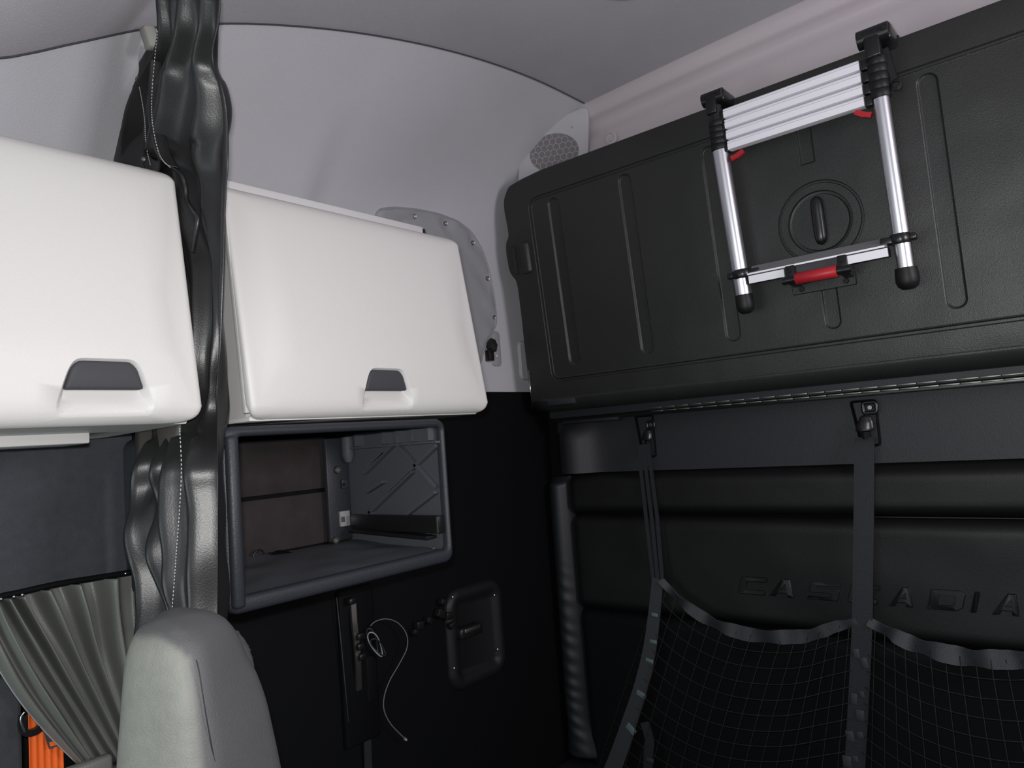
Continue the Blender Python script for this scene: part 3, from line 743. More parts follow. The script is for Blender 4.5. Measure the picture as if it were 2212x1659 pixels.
NR = len(ringsS[0]); rowsS = [ST[0][0] + (ST[-1][0] - ST[0][0]) * (kk / 160) ** 2.2 for kk in range(161)]
# brighter light on the front put into the colour per vertex, arched at top
at_ = bk.data.attributes.new('lit_front', 'FLOAT', 'POINT')
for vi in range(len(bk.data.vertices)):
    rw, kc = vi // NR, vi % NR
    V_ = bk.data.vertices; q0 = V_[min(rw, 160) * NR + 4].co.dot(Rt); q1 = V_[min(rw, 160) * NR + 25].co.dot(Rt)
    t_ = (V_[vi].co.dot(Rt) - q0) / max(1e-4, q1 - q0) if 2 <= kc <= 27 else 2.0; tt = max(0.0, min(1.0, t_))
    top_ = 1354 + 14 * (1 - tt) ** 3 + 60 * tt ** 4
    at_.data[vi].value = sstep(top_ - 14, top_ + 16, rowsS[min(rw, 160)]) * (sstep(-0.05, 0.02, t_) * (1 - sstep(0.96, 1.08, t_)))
nt_ = MT['seat'].node_tree; an = nt_.nodes.new('ShaderNodeAttribute'); an.attribute_name = 'lit_front'
mx_ = nt_.nodes.new('ShaderNodeMix'); mx_.data_type = 'RGBA'; mx_.inputs[6].default_value = (0.12, 0.122, 0.125, 1)  # side face: its shade as a darker cloth colour
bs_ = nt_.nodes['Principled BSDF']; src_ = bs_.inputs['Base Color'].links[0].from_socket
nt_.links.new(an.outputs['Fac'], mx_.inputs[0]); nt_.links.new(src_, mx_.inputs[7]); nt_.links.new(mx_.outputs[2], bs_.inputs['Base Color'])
FZ = [(1372, 480, 492, 506, .985, .98, .99), (1378, 465, 492, 520, .985, .97, 1.0), (1390, 452, 495, 531, .985, .97, 1.0), (1420, 450, 500, 549, .985, .97, 1.01), (1465, 450, 510, 561, .985, .97, 1.01), (1530, 450, 520, 573, .985, .97, 1.02), (1600, 450, 530, 588, .985, .97, 1.02), (1700, 450, 540, 607, .985, .97, 1.02), (2500, 450, 600, 680, .985, .97, 1.02)]
ringsF = []
for kk in range(61):
    r_ = FZ[0][0] + (FZ[-1][0] - FZ[0][0]) * (kk / 60) ** 2.2
    v_ = [smooth_tab([(t[0], t[j]) for t in FZ], r_) for j in range(1, 7)]
    R0 = sect(r_, v_[0], v_[1], v_[2], v_[3], v_[4], v_[5], 1, 0.02)
    ringsF.append([p + Vector((1, 1, 0)) * 0.0016 * noise.noise(p * 260) for p in R0])
loft(ringsF, 'pile', 'rear_pile_cover', seat)
bm = bmesh.new(); sm = []
for row, px in ((1425, 424), (1450, 430), (1500, 438), (1550, 446), (1600, 455), (1659, 466), (1720, 474)):
    v_ = [smooth_tab([(t[0], t[j]) for t in ST], row) for j in range(1, 7)]
    # depth of the side face at this pixel
    q = (px - v_[1]) / (v_[2] - v_[1]); sm.append(sp_(px, row, v_[4] + (v_[5] - v_[4]) * q - 0.0))
add_tube(bm, [p * 0.999 for p in spline(sm, 6)], 0.0006, 6); link_bm('seam_piping', bm, 'panel', seat, smooth=180)

# ================================================================== WINDOW COVER WITH SNAPS (left wall, beside the right cabinet)
cov = thing('window_cover', 'grey vinyl window cover with snap studs on wall right of cabinet', 'window cover', tuple(wall_hit(960, 700)))
OUT = [(815, 450), (850, 445), (900, 449), (950, 459), (990, 474), (1020, 498), (1043, 535), (1058, 580), (1068, 630), (1074, 675), (1075, 700), (1062, 728), (1048, 755), (1040, 790), (960, 800), (850, 790), (820, 600)]
Q = [wall_hit(a, b, 0.008) for a, b in OUT]; pol = rsmooth([(q.y, q.z) for q in Q], 0.02, 3)
ex = []
ymn, ymx = min(p[0] for p in pol), max(p[0] for p in pol); zmn, zmx = min(p[1] for p in pol), max(p[1] for p in pol)
def inside(p, P):
    c = False; n = len(P)
    for i in range(n):
        a, b = P[i], P[i - 1]
        if (a[1] > p[1]) != (b[1] > p[1]) and p[0] < (b[0] - a[0]) * (p[1] - a[1]) / (b[1] - a[1]) + a[0]: c = not c
    return c
inpol = offs(pol, 0.010)
snaps = [(897, 467), (964, 482), (1023, 524), (1055, 601), (1069, 685)]
SP = [wall_hit(a, b, 0.01) for a, b in snaps]
def covh(y, z):
    h = 0.010 + 0.004 * noise.noise(Vector((y * 8, z * 8, 2)))
    dm = min(((y - s.y) ** 2 + (z - s.z) ** 2) ** 0.5 for s in SP)
    return h - 0.006 * math.exp(-(dm / 0.02) ** 2) + 0.003 * math.sin((y + z) * 60) * math.exp(-(dm / 0.06) ** 2)
k = 0
yy = ymn
while yy < ymx:
    zz = zmn
    while zz < zmx:
        if inside((yy, zz), offs(pol, 0.016)): ex.append(((yy, zz), covh(yy, zz)))
        zz += 0.013
    yy += 0.013
bm = cdt_plate([(pol, 0.004), (offs(pol, 0.002), 0.008), (offs(pol, 0.0045), 0.0085), (offs(pol, 0.006), 0.0065), (inpol, lambda y, z: covh(y, z))], lambda y, z, h: Vector((wallx(y, z) + h, y, z)), skirt=-0.002, extra=ex)
link_bm('cover_sheet', bm, 'cover', cov, smooth=60)
for s in SP:
    bm = bmesh.new(); add_lathe(bm, (wallx(s.y, s.z) + 0.006, s.y, s.z), (1, -0.3, -0.2), [(0.007, 0), (0.007, 0.003), (0.0055, 0.005), (0.0035, 0.0045), (0.003, 0.0025)], 16)
    link_bm('snap_stud', bm, 'dullsteel', cov, smooth=40)
# end plate with a screw and the black turn knob below the cover
a = wall_hit(1062, 735); b = wall_hit(1083, 792)
pol2 = rrect(a.y - 0.01, b.y, b.z, a.z + 0.03, 0.014)
bm = cdt_plate([(pol2, 0.001), (offs(pol2, 0.001), 0.003), (offs(pol2, 0.003), 0.004)], lambda y, z, h: Vector((wallx(y, z) + h, y, z)), skirt=-0.004)
ep = link_bm('end_plate', bm, 'cover', cov, smooth=40)
s = wall_hit(1071, 769, 0.004); screw(s, (1, -0.3, 0), 0.006, 'chrome', ep)
c = wall_hit(1064, 748, 0.02)
bm = bmesh.new(); add_lathe(bm, c + Vector((-0.018, 0, 0)), (1, -0.2, 0.1), [(0.008, 0), (0.009, 0.012), (0.016, 0.014), (0.018, 0.024), (0.014, 0.030), (0.004, 0.031)], 7, (1, 1.35))
link_bm('turn_knob', bm, 'blackpl', cov, smooth=30)
bm = bmesh.new(); c2 = wall_hit(1058, 768, 0.012); add_box(bm, c2, (0.02, 0.022, 0.035), bev=0.003); link_bm('knob_base', bm, 'blackpl', cov, smooth=30)

# ================================================================== SPEAKER COVER IN THE UPPER CORNER
pa = wall_hit(1128, 360, 0.004); pb = at(1270, 300, 1, 1.885)
e1 = Vector((pb.x - pa.x, pb.y - pa.y, 0)).normalized(); e2 = Vector((0.0, 0.0, 1)); nn = e1.cross(e2).normalized()
if nn.dot(-pa) < 0: nn = -nn
nn = (nn + Vector((0, 0, -0.25))).normalized(); e2 = nn.cross(e1).normalized()
if e2.z < 0: e2 = -e2
c0 = nn.dot(pa)
def spk(px, py):
    p = atp(px, py, nn, c0) - pa; return (p.dot(e1), p.dot(e2))
def spm(a, b, h): return pa + e1 * a + e2 * b + nn * h
sout = [spk(a, b) for a, b in ((1118, 440), (1121, 360), (1128, 320), (1145, 292), (1175, 270), (1215, 252), (1255, 233), (1268, 232), (1273, 246), (1272, 300), (1270, 440))]
sout = rsmooth(sout, 0.02, 3)
spkr = thing('speaker_cover', 'light grey corner speaker cover with honeycomb grille above the bunk end', 'speaker', tuple(spm(0.05, -0.05, 0)))
gc = spk(1198, 330); gr = (spk(1252, 330)[0] - spk(1143, 330)[0]) / 2; gq = abs(spk(1198, 288)[1] - spk(1198, 372)[1]) / 2
gc = ((spk(1252, 330)[0] + spk(1143, 330)[0]) / 2, (spk(1198, 288)[1] + spk(1198, 372)[1]) / 2)
hole = circ(gc[0], gc[1], gr, 40, gq)
bm = cdt_plate([(sout, 0.0), (offs(sout, 0.0015), 0.005), (offs(sout, 0.005), 0.006), (hole, 0.006), (offs(hole, 0.002), 0.004), (offs(hole, 0.003), -0.003)], spm, skirt=-0.02)
pl = link_bm('cover_plate', bm, 'speaker', spkr, smooth=40)
bm = bmesh.new(); add_prism(bm, offs(hole, 0.001), lambda a, b: spm(a, b, 0.000), lambda a, b: spm(a, b, 0.0045)); link_bm('speaker_cloth', bm, 'speakerdark', spkr)
bm = bmesh.new(); hx = gr / 4.1
for i in range(-6, 7):
    for j in range(-6, 7):
        cx = gc[0] + hx * (i + 0.5 * (j % 2)); cy = gc[1] + hx * 0.866 * j
        P = [(cx + hx * 0.577 * math.sin(k * PI / 3), cy + hx * 0.577 * math.cos(k * PI / 3)) for k in range(6)]
        for k in range(3):
            a, b = P[k], P[(k + 1) % 6]
            if all(((q[0] - gc[0]) / gr) ** 2 + ((q[1] - gc[1]) / gq) ** 2 < 1.0 for q in (a, b)):
                add_tube(bm, [spm(*a, 0.0055), spm(*b, 0.0055)], 0.0011, 4)
link_bm('honeycomb_grille', bm, 'speaker', spkr)['label'] = 'honeycomb mesh of the speaker'
q = spk(1236, 275); screw(spm(*q, 0.005), nn, 0.003, 'cover', pl)
# round button on the cove
c = at(1320, 300, 1, 1.905)
bm = bmesh.new(); add_lathe(bm, c, (0, -1, 0), [(0.022, 0), (0.022, 0.004), (0.016, 0.006), (0.015, 0.003), (0.009, 0.003), (0.008, 0.006), (0.002, 0.006)], 24)
o = link_bm('round_fastener', bm, 'cove', smooth=40, base=c); o['label'] = 'small round plastic fastener on the pink-grey cove above the bunk'; o['category'] = 'fastener'
# ceiling lamp at the top edge
c = ray(1382, -60); k = (zs(0.9) + crown(-0.3, 0.9)) / c.z; c = c * k
for _ in range(5): k = (zs(c.y) + crown(c.x, c.y)) / c.z; c = c * k
lamp = thing('ceiling_lamp', 'round grey ceiling lamp cut by the top edge of the picture', 'lamp', c)
rl = (ray(1382, 7) * ((c.z) / ray(1382, 7).z) - c).length
bm = bmesh.new(); add_lathe(bm, c + Vector((0, 0, 0.012)), (0, 0.1, -1), [(rl, 0), (rl, 0.012), (rl * 0.93, 0.018), (rl * 0.86, 0.016)], 48); link_bm('lamp_rim', bm, 'cover', lamp, smooth=40)
bm = bmesh.new(); add_lathe(bm, c + Vector((0, 0, 0.0)), (0, 0.1, -1), [(rl * 0.85, 0), (rl * 0.8, 0.010), (rl * 0.4, 0.015), (0.002, 0.016)], 48); link_bm('lens', bm, 'lampglass', lamp, smooth=60)

# ================================================================== UPPER BUNK, FOLDED UP AGAINST THE BACK WALL
BN = Vector((0, 1, 0.1)); BC = 1.808
def bk(px, py, d=0.0):                         # pixel -> (x,z) on the bunk face
    p = atp(px, py, BN, BC - d); return (p.x, p.z)
def bmap(x, z, h): return Vector((x, BC - 0.1 * z - h, z - 0.1 * h))
bunk = thing('folded_bunk', 'black moulded upper bunk folded against the back wall', 'bunk', bmap(-0.5, 0.08, 0.0))
XR = 0.55
lf = [bk(a, b) for a, b in ((1168, 376), (1122, 386), (1095, 402), (1085, 430), (1086, 455), (1092, 485), (1096, 512), (1090, 522), (1090, 545), (1097, 585), (1103, 597), (1112, 606), (1116, 625), (1124, 690), (1131, 760), (1136, 800), (1146, 866))]
zt = 0.80
outer = [(XR, zt)] + [(lf[0][0], zt)] + lf[1:] + [(lf[-1][0] + 0.002, 0.10), (XR, 0.10)]
outer = rsmooth(outer, 0.014, 3)
loops = [(outer, -0.012), (offs(outer, 0.0025), -0.004), (offs(outer, 0.006), -0.001), (offs(outer, 0.012), 0.0)]
# long groove frame
gl, gb, gt = bk(1141, 480)[0], 0.160, 0.725
def groove(fn, w=0.006, dep=0.004):
    return [(fn(0), 0.0), (fn(w * 0.5), -dep), (fn(w), 0.0)]
gxl = (bk(1141, 470)[0] + bk(1192, 800)[0]) / 2
loops += [(rrect(gxl, 0.40, gb, gt, 0.035, i, 8), h) for i, h in ((0, 0.0), (0.003, -0.004), (0.008, -0.004), (0.011, 0.0015), (0.014, 0.0))]
def channel(xc, hw, z0, z1, r=None, dep=0.0055):
    return [(rrect(xc - hw, xc + hw, z0, z1, r or hw * 0.98, i, 8), h) for i, h in ((0, 0.0), (0.0015, -0.0012), (0.0035, -dep + 0.001), (0.0055, -dep))]
for xa, xb in ((bk(1178, 460), bk(1236, 780)), (bk(1329, 400), bk(1390, 755)), (bk(1508, 335), bk(1572, 725)), (bk(1975, 190), bk(2046, 650))):
    xc = (xa[0] + xb[0]) / 2 + 0.021
    loops += channel(xc, 0.021, 0.203, 0.705)
xr = (bk(1741, 320)[0], bk(1792, 665)[0]); 
loops += channel(bk(1743, 340)[0], 0.018, 0.588, 0.705, 0.004)
loops += channel(bk(1795, 660)[0], 0.019, 0.198, 0.325)
rc = bk(1769, 482); RC = (rc[0] + 0.002, rc[1] + 0.002)
loops += [(circ(*RC, 0.0970), 0.0), (circ(*RC, 0.0950), -0.004), (circ(*RC, 0.0915), -0.004), (circ(*RC, 0.0895), 0.0), (circ(*RC, 0.0730), 0.0), (circ(*RC, 0.0710), -0.007), (circ(*RC, 0.0660), -0.008), (circ(*RC, 0.0640), -0.002)]
loops += [(rrect(0.10, 0.142, 0.203, 0.705, 0.0205, i, 8), h) for i, h in ((0, 0.0), (0.0035, -0.0045), (0.0055, -0.0055))]
bm = cdt_plate(loops, bmap, skirt=-0.075)
face = link_bm('bunk_shell', bm, 'bunk', bunk, smooth=12)
# rolled lower edge
bm = bmesh.new()
def Pr(u, v):
    x = lf[-1][0] + 0.004 + (XR - lf[-1][0] - 0.004) * u; a = PI * 0.5 * v
    return bmap(x, 0.112 - 0.045 * math.sin(a), 0.0 - 0.055 * (1 - math.cos(a)))
add_grid(bm, Pr, 40, 10, (0, 0.02, 0.01)); link_bm('lower_roll', bm, 'bunk', bunk, smooth=180)
# bump of the side latch
bm = bmesh.new(); a = bk(1130, 520); b = bk(1140, 596)
pol = rrect(a[0] - 0.018, a[0] + 0.020, b[1] + 0.006, a[1] - 0.004, 0.010)
bm = cdt_plate([(pol, 0.0), (offs(pol, 0.003), 0.006), (offs(pol, 0.008), 0.010)], bmap, skirt=-0.004); link_bm('latch_housing', bm, 'bunk', bunk, smooth=40)
bm = bmesh.new(); pol = rrect(bk(1112, 560)[0] - 0.006, bk(1112, 560)[0] + 0.006, b[1] + 0.012, a[1] - 0.008, 0.005)
bm = cdt_plate([(pol, 0.0), (offs(pol, 0.002), 0.004)], bmap, skirt=-0.004); link_bm('latch_rib', bm, 'bunk', bunk, smooth=40)
# ring pull bar
bm = bmesh.new(); p0 = bk(1758, 425); p1 = bk(1776, 530)
def Pbar(u, v):
    z = p1[1] + (p0[1] - p1[1]) * v; a = 2 * PI * u; e = (1 - abs(2 * v - 1) ** 6) ** 0.5
    return bmap(RC[0] + 0.0145 * math.cos(a) * e, z, 0.006 + (0.013 * math.sin(a)) * e)
add_grid(bm, Pbar, 20, 24); link_bm('ring_pull', bm, 'blackpl', bunk, smooth=180)
# edge highlight put in as a bright rod, and corner bracket at the lower left
bm = bmesh.new(); a = bk(1142, 800, 0.004); b = bk(1150, 884, 0.004); add_tube(bm, [bmap(a[0], a[1], 0.004), bmap(b[0], b[1], 0.004)], 0.0012, 6); link_bm('edge_highlight', bm, 'chrome', bunk, smooth=180)
bm = bmesh.new(); c = at(1214, 868, 1, 1.80); add_box(bm, c, (0.10, 0.02, 0.018), bev=0.003); link_bm('corner_bracket', bm, 'shelf', bunk, smooth=40)
# frame rail with the piano hinge under the bunk
rail = thing('hinge_rail', 'long dark rail with a metal piano hinge just under the folded bunk', 'rail', (-0.4, 1.87, 0.03))
bm = bmesh.new()
add_box(bm, (-0.43, 1.875, 0.072), (1.90, 0.06, 0.044), bev=0.004); link_bm('rail_body', bm, 'panel', rail, smooth=40)
bm = bmesh.new(); add_box(bm, (-0.43, 1.885, 0.044), (1.90, 0.05, 0.012), bev=0.002); link_bm('rail_shadow_gap', bm, 'blackpl', rail, smooth=40)
bm = bmesh.new(); add_box(bm, (-1.235, 1.862, 0.036), (0.20, 0.03, 0.010), bev=0.002); link_bm('rail_tab', bm, 'column', rail, smooth=40)
bm = bmesh.new(); add_tube(bm, [Vector((-1.37, 1.8475, 0.093)), Vector((0.5, 1.8475, 0.093))], 0.0014, 6); link_bm('edge_bead', bm, 'cover', rail, smooth=180)
x = at(1405, 884, 1, 1.84).x; n = 0
while x < 0.12:
    bm = bmesh.new(); add_box(bm, (x + 0.020, 1.843, 0.0465), (0.0385, 0.006, 0.0036), bev=0.0008)
    o1 = link_bm('hinge_knuckle', bm, 'hinge', rail, smooth=40)
    o2 = o1.copy(); C.objects.link(o2); o2.location = (-0.004, 0, 0.0095)
    x += 0.0400; n += 1

# ================================================================== TELESCOPIC LADDER
LD = 0.055
def lp(px, py, d=LD):
    return atp(px, py, BN, BC - d)
lad = thing('telescopic_ladder', 'collapsed aluminium telescopic ladder hung on the front of the black bunk', 'ladder', lp(1790, 620))
tubes = [((1545, 240), (1607, 640), 0.0192), ((1893, 120), (1957, 582), 0.0164)]
for (pa_, pb_, r), nm in zip(tubes, ('l', 'r')):
    a, b = lp(*pa_), lp(*pb_); d = (b - a).normalized()
    t_col = 0.215 if nm == 'l' else 0.20
    # stack of black collars around the upper part
    col_a, col_b = (lp(1549, 262), lp(1556, 326)) if nm == 'l' else (lp(1893, 125), lp(1903, 213))
    L = (col_b - col_a)
    bm = bmesh.new(); add_tube(bm, [col_b, b], r, 28); link_bm('tube', bm, 'alu', lad, smooth=50)
    bm = bmesh.new(); add_tube(bm, [a, col_b], r * 0.86, 20); link_bm('stem', bm, 'blackpl', lad, smooth=50)
    for k in range(5):
        p = col_a + L * (k / 5); q = col_a + L * ((k + 0.97) / 5)
        bm = bmesh.new(); rr = 0.0205; add_tube(bm, [p, p.lerp(q, 0.12), p.lerp(q, 0.88), q], [rr * 0.94, rr, rr, rr * 0.94], 24)
        link_bm('collar', bm, 'rubber', lad, smooth=50)
    bm = bmesh.new(); add_tube(bm, [a - d * 0.01, col_a], r * 0.85, 20); link_bm('inner_tube', bm, 'blackpl', lad, smooth=50)
    # rubber foot
    fr = 0.0215 if nm == 'l' else 0.0228
    cs = [(b - d * 0.004, fr * 0.93), (b + d * 0.012, fr), (b + d * 0.026, fr), (b + d * 0.036, fr * 0.84), (b + d * 0.042, fr * 0.5), (b + d * 0.043, fr * 0.1)]
    bm = bmesh.new(); add_tube(bm, [c for c, _ in cs], [q for _, q in cs], 24); link_bm('rubber_foot', bm, 'rubber', lad, smooth=60)
    # lower clamp
    cl = lp(1604, 592) if nm == 'l' else lp(1945, 516)
    bm = bmesh.new(); add_tube(bm, [cl - d * 0.011, cl - d * 0.008, cl + d * 0.008, cl + d * 0.011], [r * 1.12, r * 1.25, r * 1.25, r * 1.12], 24)
    s = -1 if nm == 'l' else 1
    add_box(bm, cl + Vector((s * r * 1.45, 0, 0)), (r * 0.9, r * 1.0, 0.014), bev=0.003)
    add_box(bm, cl + Vector((-s * r * 1.5, -0.004, -0.001)), (r * 1.6, r * 1.1, 0.015), bev=0.002)
    link_bm('clamp', bm, 'blackpl', lad, smooth=50)
    # hook over the top edge of the bunk
    hk = lp(1541, 215) if nm == 'l' else lp(1887, 82)
    hs = 1.0 if nm == 'l' else 1.18
    bm = bmesh.new()
    add_tube(bm, [hk + Vector((-0.026 * hs, 0.0, 0.004)), hk + Vector((0.026 * hs, 0.0, 0.004))], 0.017 * hs, 20)
    add_box(bm, hk + Vector((0.014 * hs, 0.03, 0.004)), (0.030 * hs, 0.075, 0.032 * hs), bev=0.006)
    add_box(bm, hk + Vector((0.016 * hs, 0.072, -0.010)), (0.030 * hs, 0.012, 0.05 * hs), bev=0.003)
    add_box(bm, hk + Vector((-0.002, -0.006, -0.018 * hs)), (0.026 * hs, 0.026, 0.045 * hs), bev=0.004)
    h = link_bm('hook', bm, 'blackpl', lad, smooth=50)
    for sx in (-1, 1):
        screw(hk + Vector((sx * 0.020 * hs, -0.017 * hs, 0.004)), (0, -1, -0.2), 0.0045, 'rubber', h, 'bolt')
# side latch of the right hook
bm = bmesh.new(); sp = spline([lp(1912, 105), lp(1925, 150), lp(1933, 172)], 6); add_ribbon(bm, sp, Vector((1, 0, 0)), 0.012, 0.006); link_bm('safety_strap', bm, 'blackpl', lad, smooth=50)
bm = bmesh.new(); c = lp(1937, 184); add_lathe(bm, c, (0, -1, -0.1), [(0.011, -0.006), (0.011, 0.004), (0.007, 0.006), (0.006, 0.003), (0.001, 0.003)], 20); link_bm('strap_knob', bm, 'blackpl', lad, smooth=50)
# four stacked rungs
Lt, Lb = lp(1560, 238), lp(1584, 328); Rt_, Rb = lp(1860, 136), lp(1869, 237)
zt_ = (Lt.z + Rt_.z) / 2; zb_ = (Lb.z + Rb.z) / 2; xl_ = (Lt.x + Lb.x) / 2; xr_ = (Rt_.x + Rb.x) / 2
pitch = (zt_ - zb_) / 4
def lpl(x, z, h): return Vector((x, BC - LD - 0.1 * z - h, z - 0.1 * h))
def add_rung(bm, x0, x1, zt, ph, th=0.022):
    # two stepped lips across the face of a hollow rung
    prof = [(0.0, -0.010), (0.0, 0.012), (-0.10, 0.014), (-0.20, 0.014), (-0.22, 0.010), (-0.27, 0.010), (-0.29, 0.015), (-0.80, 0.015), (-0.83, 0.011), (-0.83, -0.010)]
    A = [bm.verts.new(lpl(x0, zt + a * ph, b)) for a, b in prof]; B = [bm.verts.new(lpl(x1, zt + a * ph, b)) for a, b in prof]; n = len(prof)
    for i in range(n): bm.faces.new((A[i], A[(i + 1) % n], B[(i + 1) % n], B[i]))
    bm.faces.new(A[::-1]); bm.faces.new(B)
for k in range(4):
    bm = bmesh.new(); add_rung(bm, xl_, xr_, zt_ - k * pitch, pitch); link_bm('rung', bm, 'rung', lad, smooth=20)
    for xx in (xl_ - 0.008, xr_ + 0.008):
        bm = bmesh.new(); add_box(bm, lpl(xx, zt_ - (k + 0.5) * pitch, 0.0), (0.016, 0.022, pitch * 0.86), bev=0.002); link_bm('rung_socket', bm, 'blackpl', lad, smooth=40)
# thumb releases
for (p, q) in (((1580, 343), (1606, 326)), ((1882, 249), (1847, 243))):
    a, b = lp(*p, LD + 0.008), lp(*q, LD + 0.008); bm = bmesh.new(); m_ = (a + b) / 2 + Vector((0, 0, -0.002))
    add_ribbon(bm, [a, a.lerp(m_, 0.6), m_, b], Vector((0, 0.0, 1)), [0.012, 0.010, 0.012, 0.010], 0.008); link_bm('release_lever', bm, 'red', lad, smooth=40)['label'] = 'red thumb release'
# bottom rung with sloping tread, holder plate and red grip
a0, a1_ = lp(1622, 600), lp(1921, 545)
zc0 = (a0.z + a1_.z) / 2 
x0, x1 = a0.x, a1_.x
bm = bmesh.new()
for (xa, xb) in ((x0, lp(1698, 585).x), (lp(1830, 560).x, x1)):
    bm = bmesh.new(); add_prism(bm, [(-0.012, 0.012), (-0.012, 0.016), (0.006, 0.016), (0.006, 0.012)], lambda z, h, xa=xa: lpl(xa, zc0 + z, h), lambda z, h, xb=xb: lpl(xb, zc0 + z, h))
    link_bm('bottom_rung_face', bm, 'rung', lad, smooth=20)
bm = bmesh.new(); add_prism(bm, [(0.0085, 0.0), (0.0085, 0.018), (0.012, 0.018), (0.030, -0.006), (0.030, -0.012)], lambda z, h: lpl(x0 + 0.004, zc0 + z, h), lambda z, h: lpl(x1, zc0 + z, h)); link_bm('bottom_rung_tread', bm, 'rungshade', lad, smooth=20)
bm = bmesh.new(); add_prism(bm, [(0.0085, 0.014), (0.0085, 0.019), (0.0125, 0.019), (0.0125, 0.014)], lambda z, h: lpl(x0 - 0.001, zc0 + z, h), lambda z, h: lpl(x1 - 0.004, zc0 + z, h)); link_bm('rung_bead', bm, 'rung', lad, smooth=20)
bm = bmesh.new(); add_prism(bm, [(-0.012, -0.010), (-0.012, 0.0115), (0.0085, 0.0115), (0.0085, -0.010)], lambda z, h: lpl(x0, zc0 + z, h), lambda z, h: lpl(x1, zc0 + z, h)); link_bm('bottom_rung_core', bm, 'handledark', lad, smooth=20)
# holder plate screwed to the bunk
hold = thing('ladder_holder', 'black bracket with a red roller clamping the bottom rung of the ladder', 'bracket', lp(1785, 640, 0.0))
P4 = [bk(1715, 640), bk(1852, 613), bk(1840, 560), bk(1706, 585)]
zl = (P4[0][1] + P4[1][1]) / 2; zh = zl + 0.062; xa, xb = P4[0][0], P4[1][0]
pol = rrect(xa, xb, zl, zh, 0.003)
bm = cdt_plate([(pol, 0.006), (offs(pol, 0.0015), 0.008)], bmap, skirt=0.0005); hp = link_bm('plate', bm, 'bunk', hold, smooth=40)
for px, py in ((1732, 624), (1828, 606)):
    q = bk(px, py, 0.008); screw(bmap(q[0], q[1], 0.008), (0, -1, -0.1), 0.0062, 'rubber', hp)
for px0, px1, py in ((1700, 1716, 594), (1812, 1828, 572)):
    q0, q1 = lp(px0, py, 0.075), lp(px1, py, 0.075)
    bm = bmesh.new(); add_box(bm, Vector(((q0.x + q1.x) / 2, (q0.y + q1.y) / 2 + 0.022, q0.z - 0.002)), (abs(q1.x - q0.x) + 0.006, 0.055, 0.040), Matrix.Rotation(math.radians(-6), 3, 'X'), bev=0.003); j = link_bm('jaw', bm, 'blackpl', hold, smooth=40)
    screw(Vector(((q0.x + q1.x) / 2, (q0.y + q1.y) / 2 - 0.006, q0.z + 0.007)), (0, -1, 0), 0.0032, 'rubber', j)
ra, rb = lp(1719, 603, 0.078), lp(1808, 585, 0.078); rz = (ra.z + rb.z) / 2; ry = (ra.y + rb.y) / 2
bm = bmesh.new(); add_tube(bm, [Vector((ra.x - 0.030, ry, rz)), Vector((rb.x + 0.030, ry, rz))], 0.0085, 20); link_bm('axle', bm, 'blackpl', hold, smooth=50)
bm = bmesh.new(); add_tube(bm, [Vector((ra.x, ry, rz)), Vector((ra.x + 0.001, ry, rz)), Vector((rb.x - 0.001, ry, rz)), Vector((rb.x, ry, rz))], [0.0125, 0.0135, 0.0135, 0.0125], 24); link_bm('roller', bm, 'red', hold, smooth=50)['label'] = 'red roller grip'

# ================================================================== STRAPS AND CARGO NET ON THE BACK WALL
YN = 1.845
net = thing('cargo_net', 'dark cargo net with webbing edge hung from two straps below the bunk', 'net', at(1700, 1600, 1, YN))
def N(px, py, d=0.0): return at(px, py, 1, YN - d)
W1 = Vector((1, 0, 0))
# right (centre) strap, straight, continuing down in front of the net
bm = bmesh.new()
S2 = [at(1868, 945, 1, 1.895), at(1867, 975, 1, 1.885), at(1866, 1100, 1, 1.865), at(1864, 1250, 1, 1.85), N(1862, 1360), N(1858, 1450), N(1852, 1560), N(1845, 1690), N(1836, 1850)]
add_ribbon(bm, spline(S2, 8), W1, 0.045, 0.003); st2 = link_bm('centre_strap', bm, 'webbing', net, smooth=60)
# left strap: cluster of narrow straps
bm = bmesh.new()
for k in range(3):
    o_ = (k - 1) * 12
    add_ribbon(bm, [at(1392 + o_ * 0.9, 985, 1, 1.885), at(1408 + o_, 1120, 1, 1.865), at(1421 + o_ * 0.8, 1250, 1, YN)], W1, 0.011, 0.003)
add_ribbon(bm, [at(1391, 960, 1, 1.89), at(1393, 1008, 1, 1.884)], W1, 0.040, 0.0045)
st1 = link_bm('left_strap', bm, 'webbing', net, smooth=60)
bm = bmesh.new()
SB = [N(1421, 1250), N(1413, 1330, 0.004), N(1402, 1410, 0.01), N(1383, 1490, 0.014), N(1360, 1560, 0.016), N(1332, 1640, 0.018), N(1300, 1720, 0.018)]
add_ribbon(bm, spline(SB, 8), [Vector((1, 0.0, -0.15))] * 49, [0.034 + 0.018 * i / 48 for i in range(49)], 0.003); st3 = link_bm('side_strap', bm, 'webbingl', net, smooth=60)
def patch(px, py, w_, h_, yaw, par, d=0.02, m='tape'):
    c = N(px, py, d); bm = bmesh.new(); add_box(bm, c, (w_, 0.0014, h_), Matrix.Rotation(math.radians(yaw), 3, 'Y'), bev=0.0004); link_bm('reflective_patch', bm, m, par, smooth=30)
for px, py, w_, h_, a, dd in ((1414, 1328, .020, .010, 8, .0085), (1411, 1386, .022, .010, 3, .011), (1403, 1427, .024, .010, 14, .014), (1385, 1500, .030, .015, 22, .0175), (1363, 1575, .032, .020, 40, .019)): patch(px, py, w_, h_, a, st3, dd)
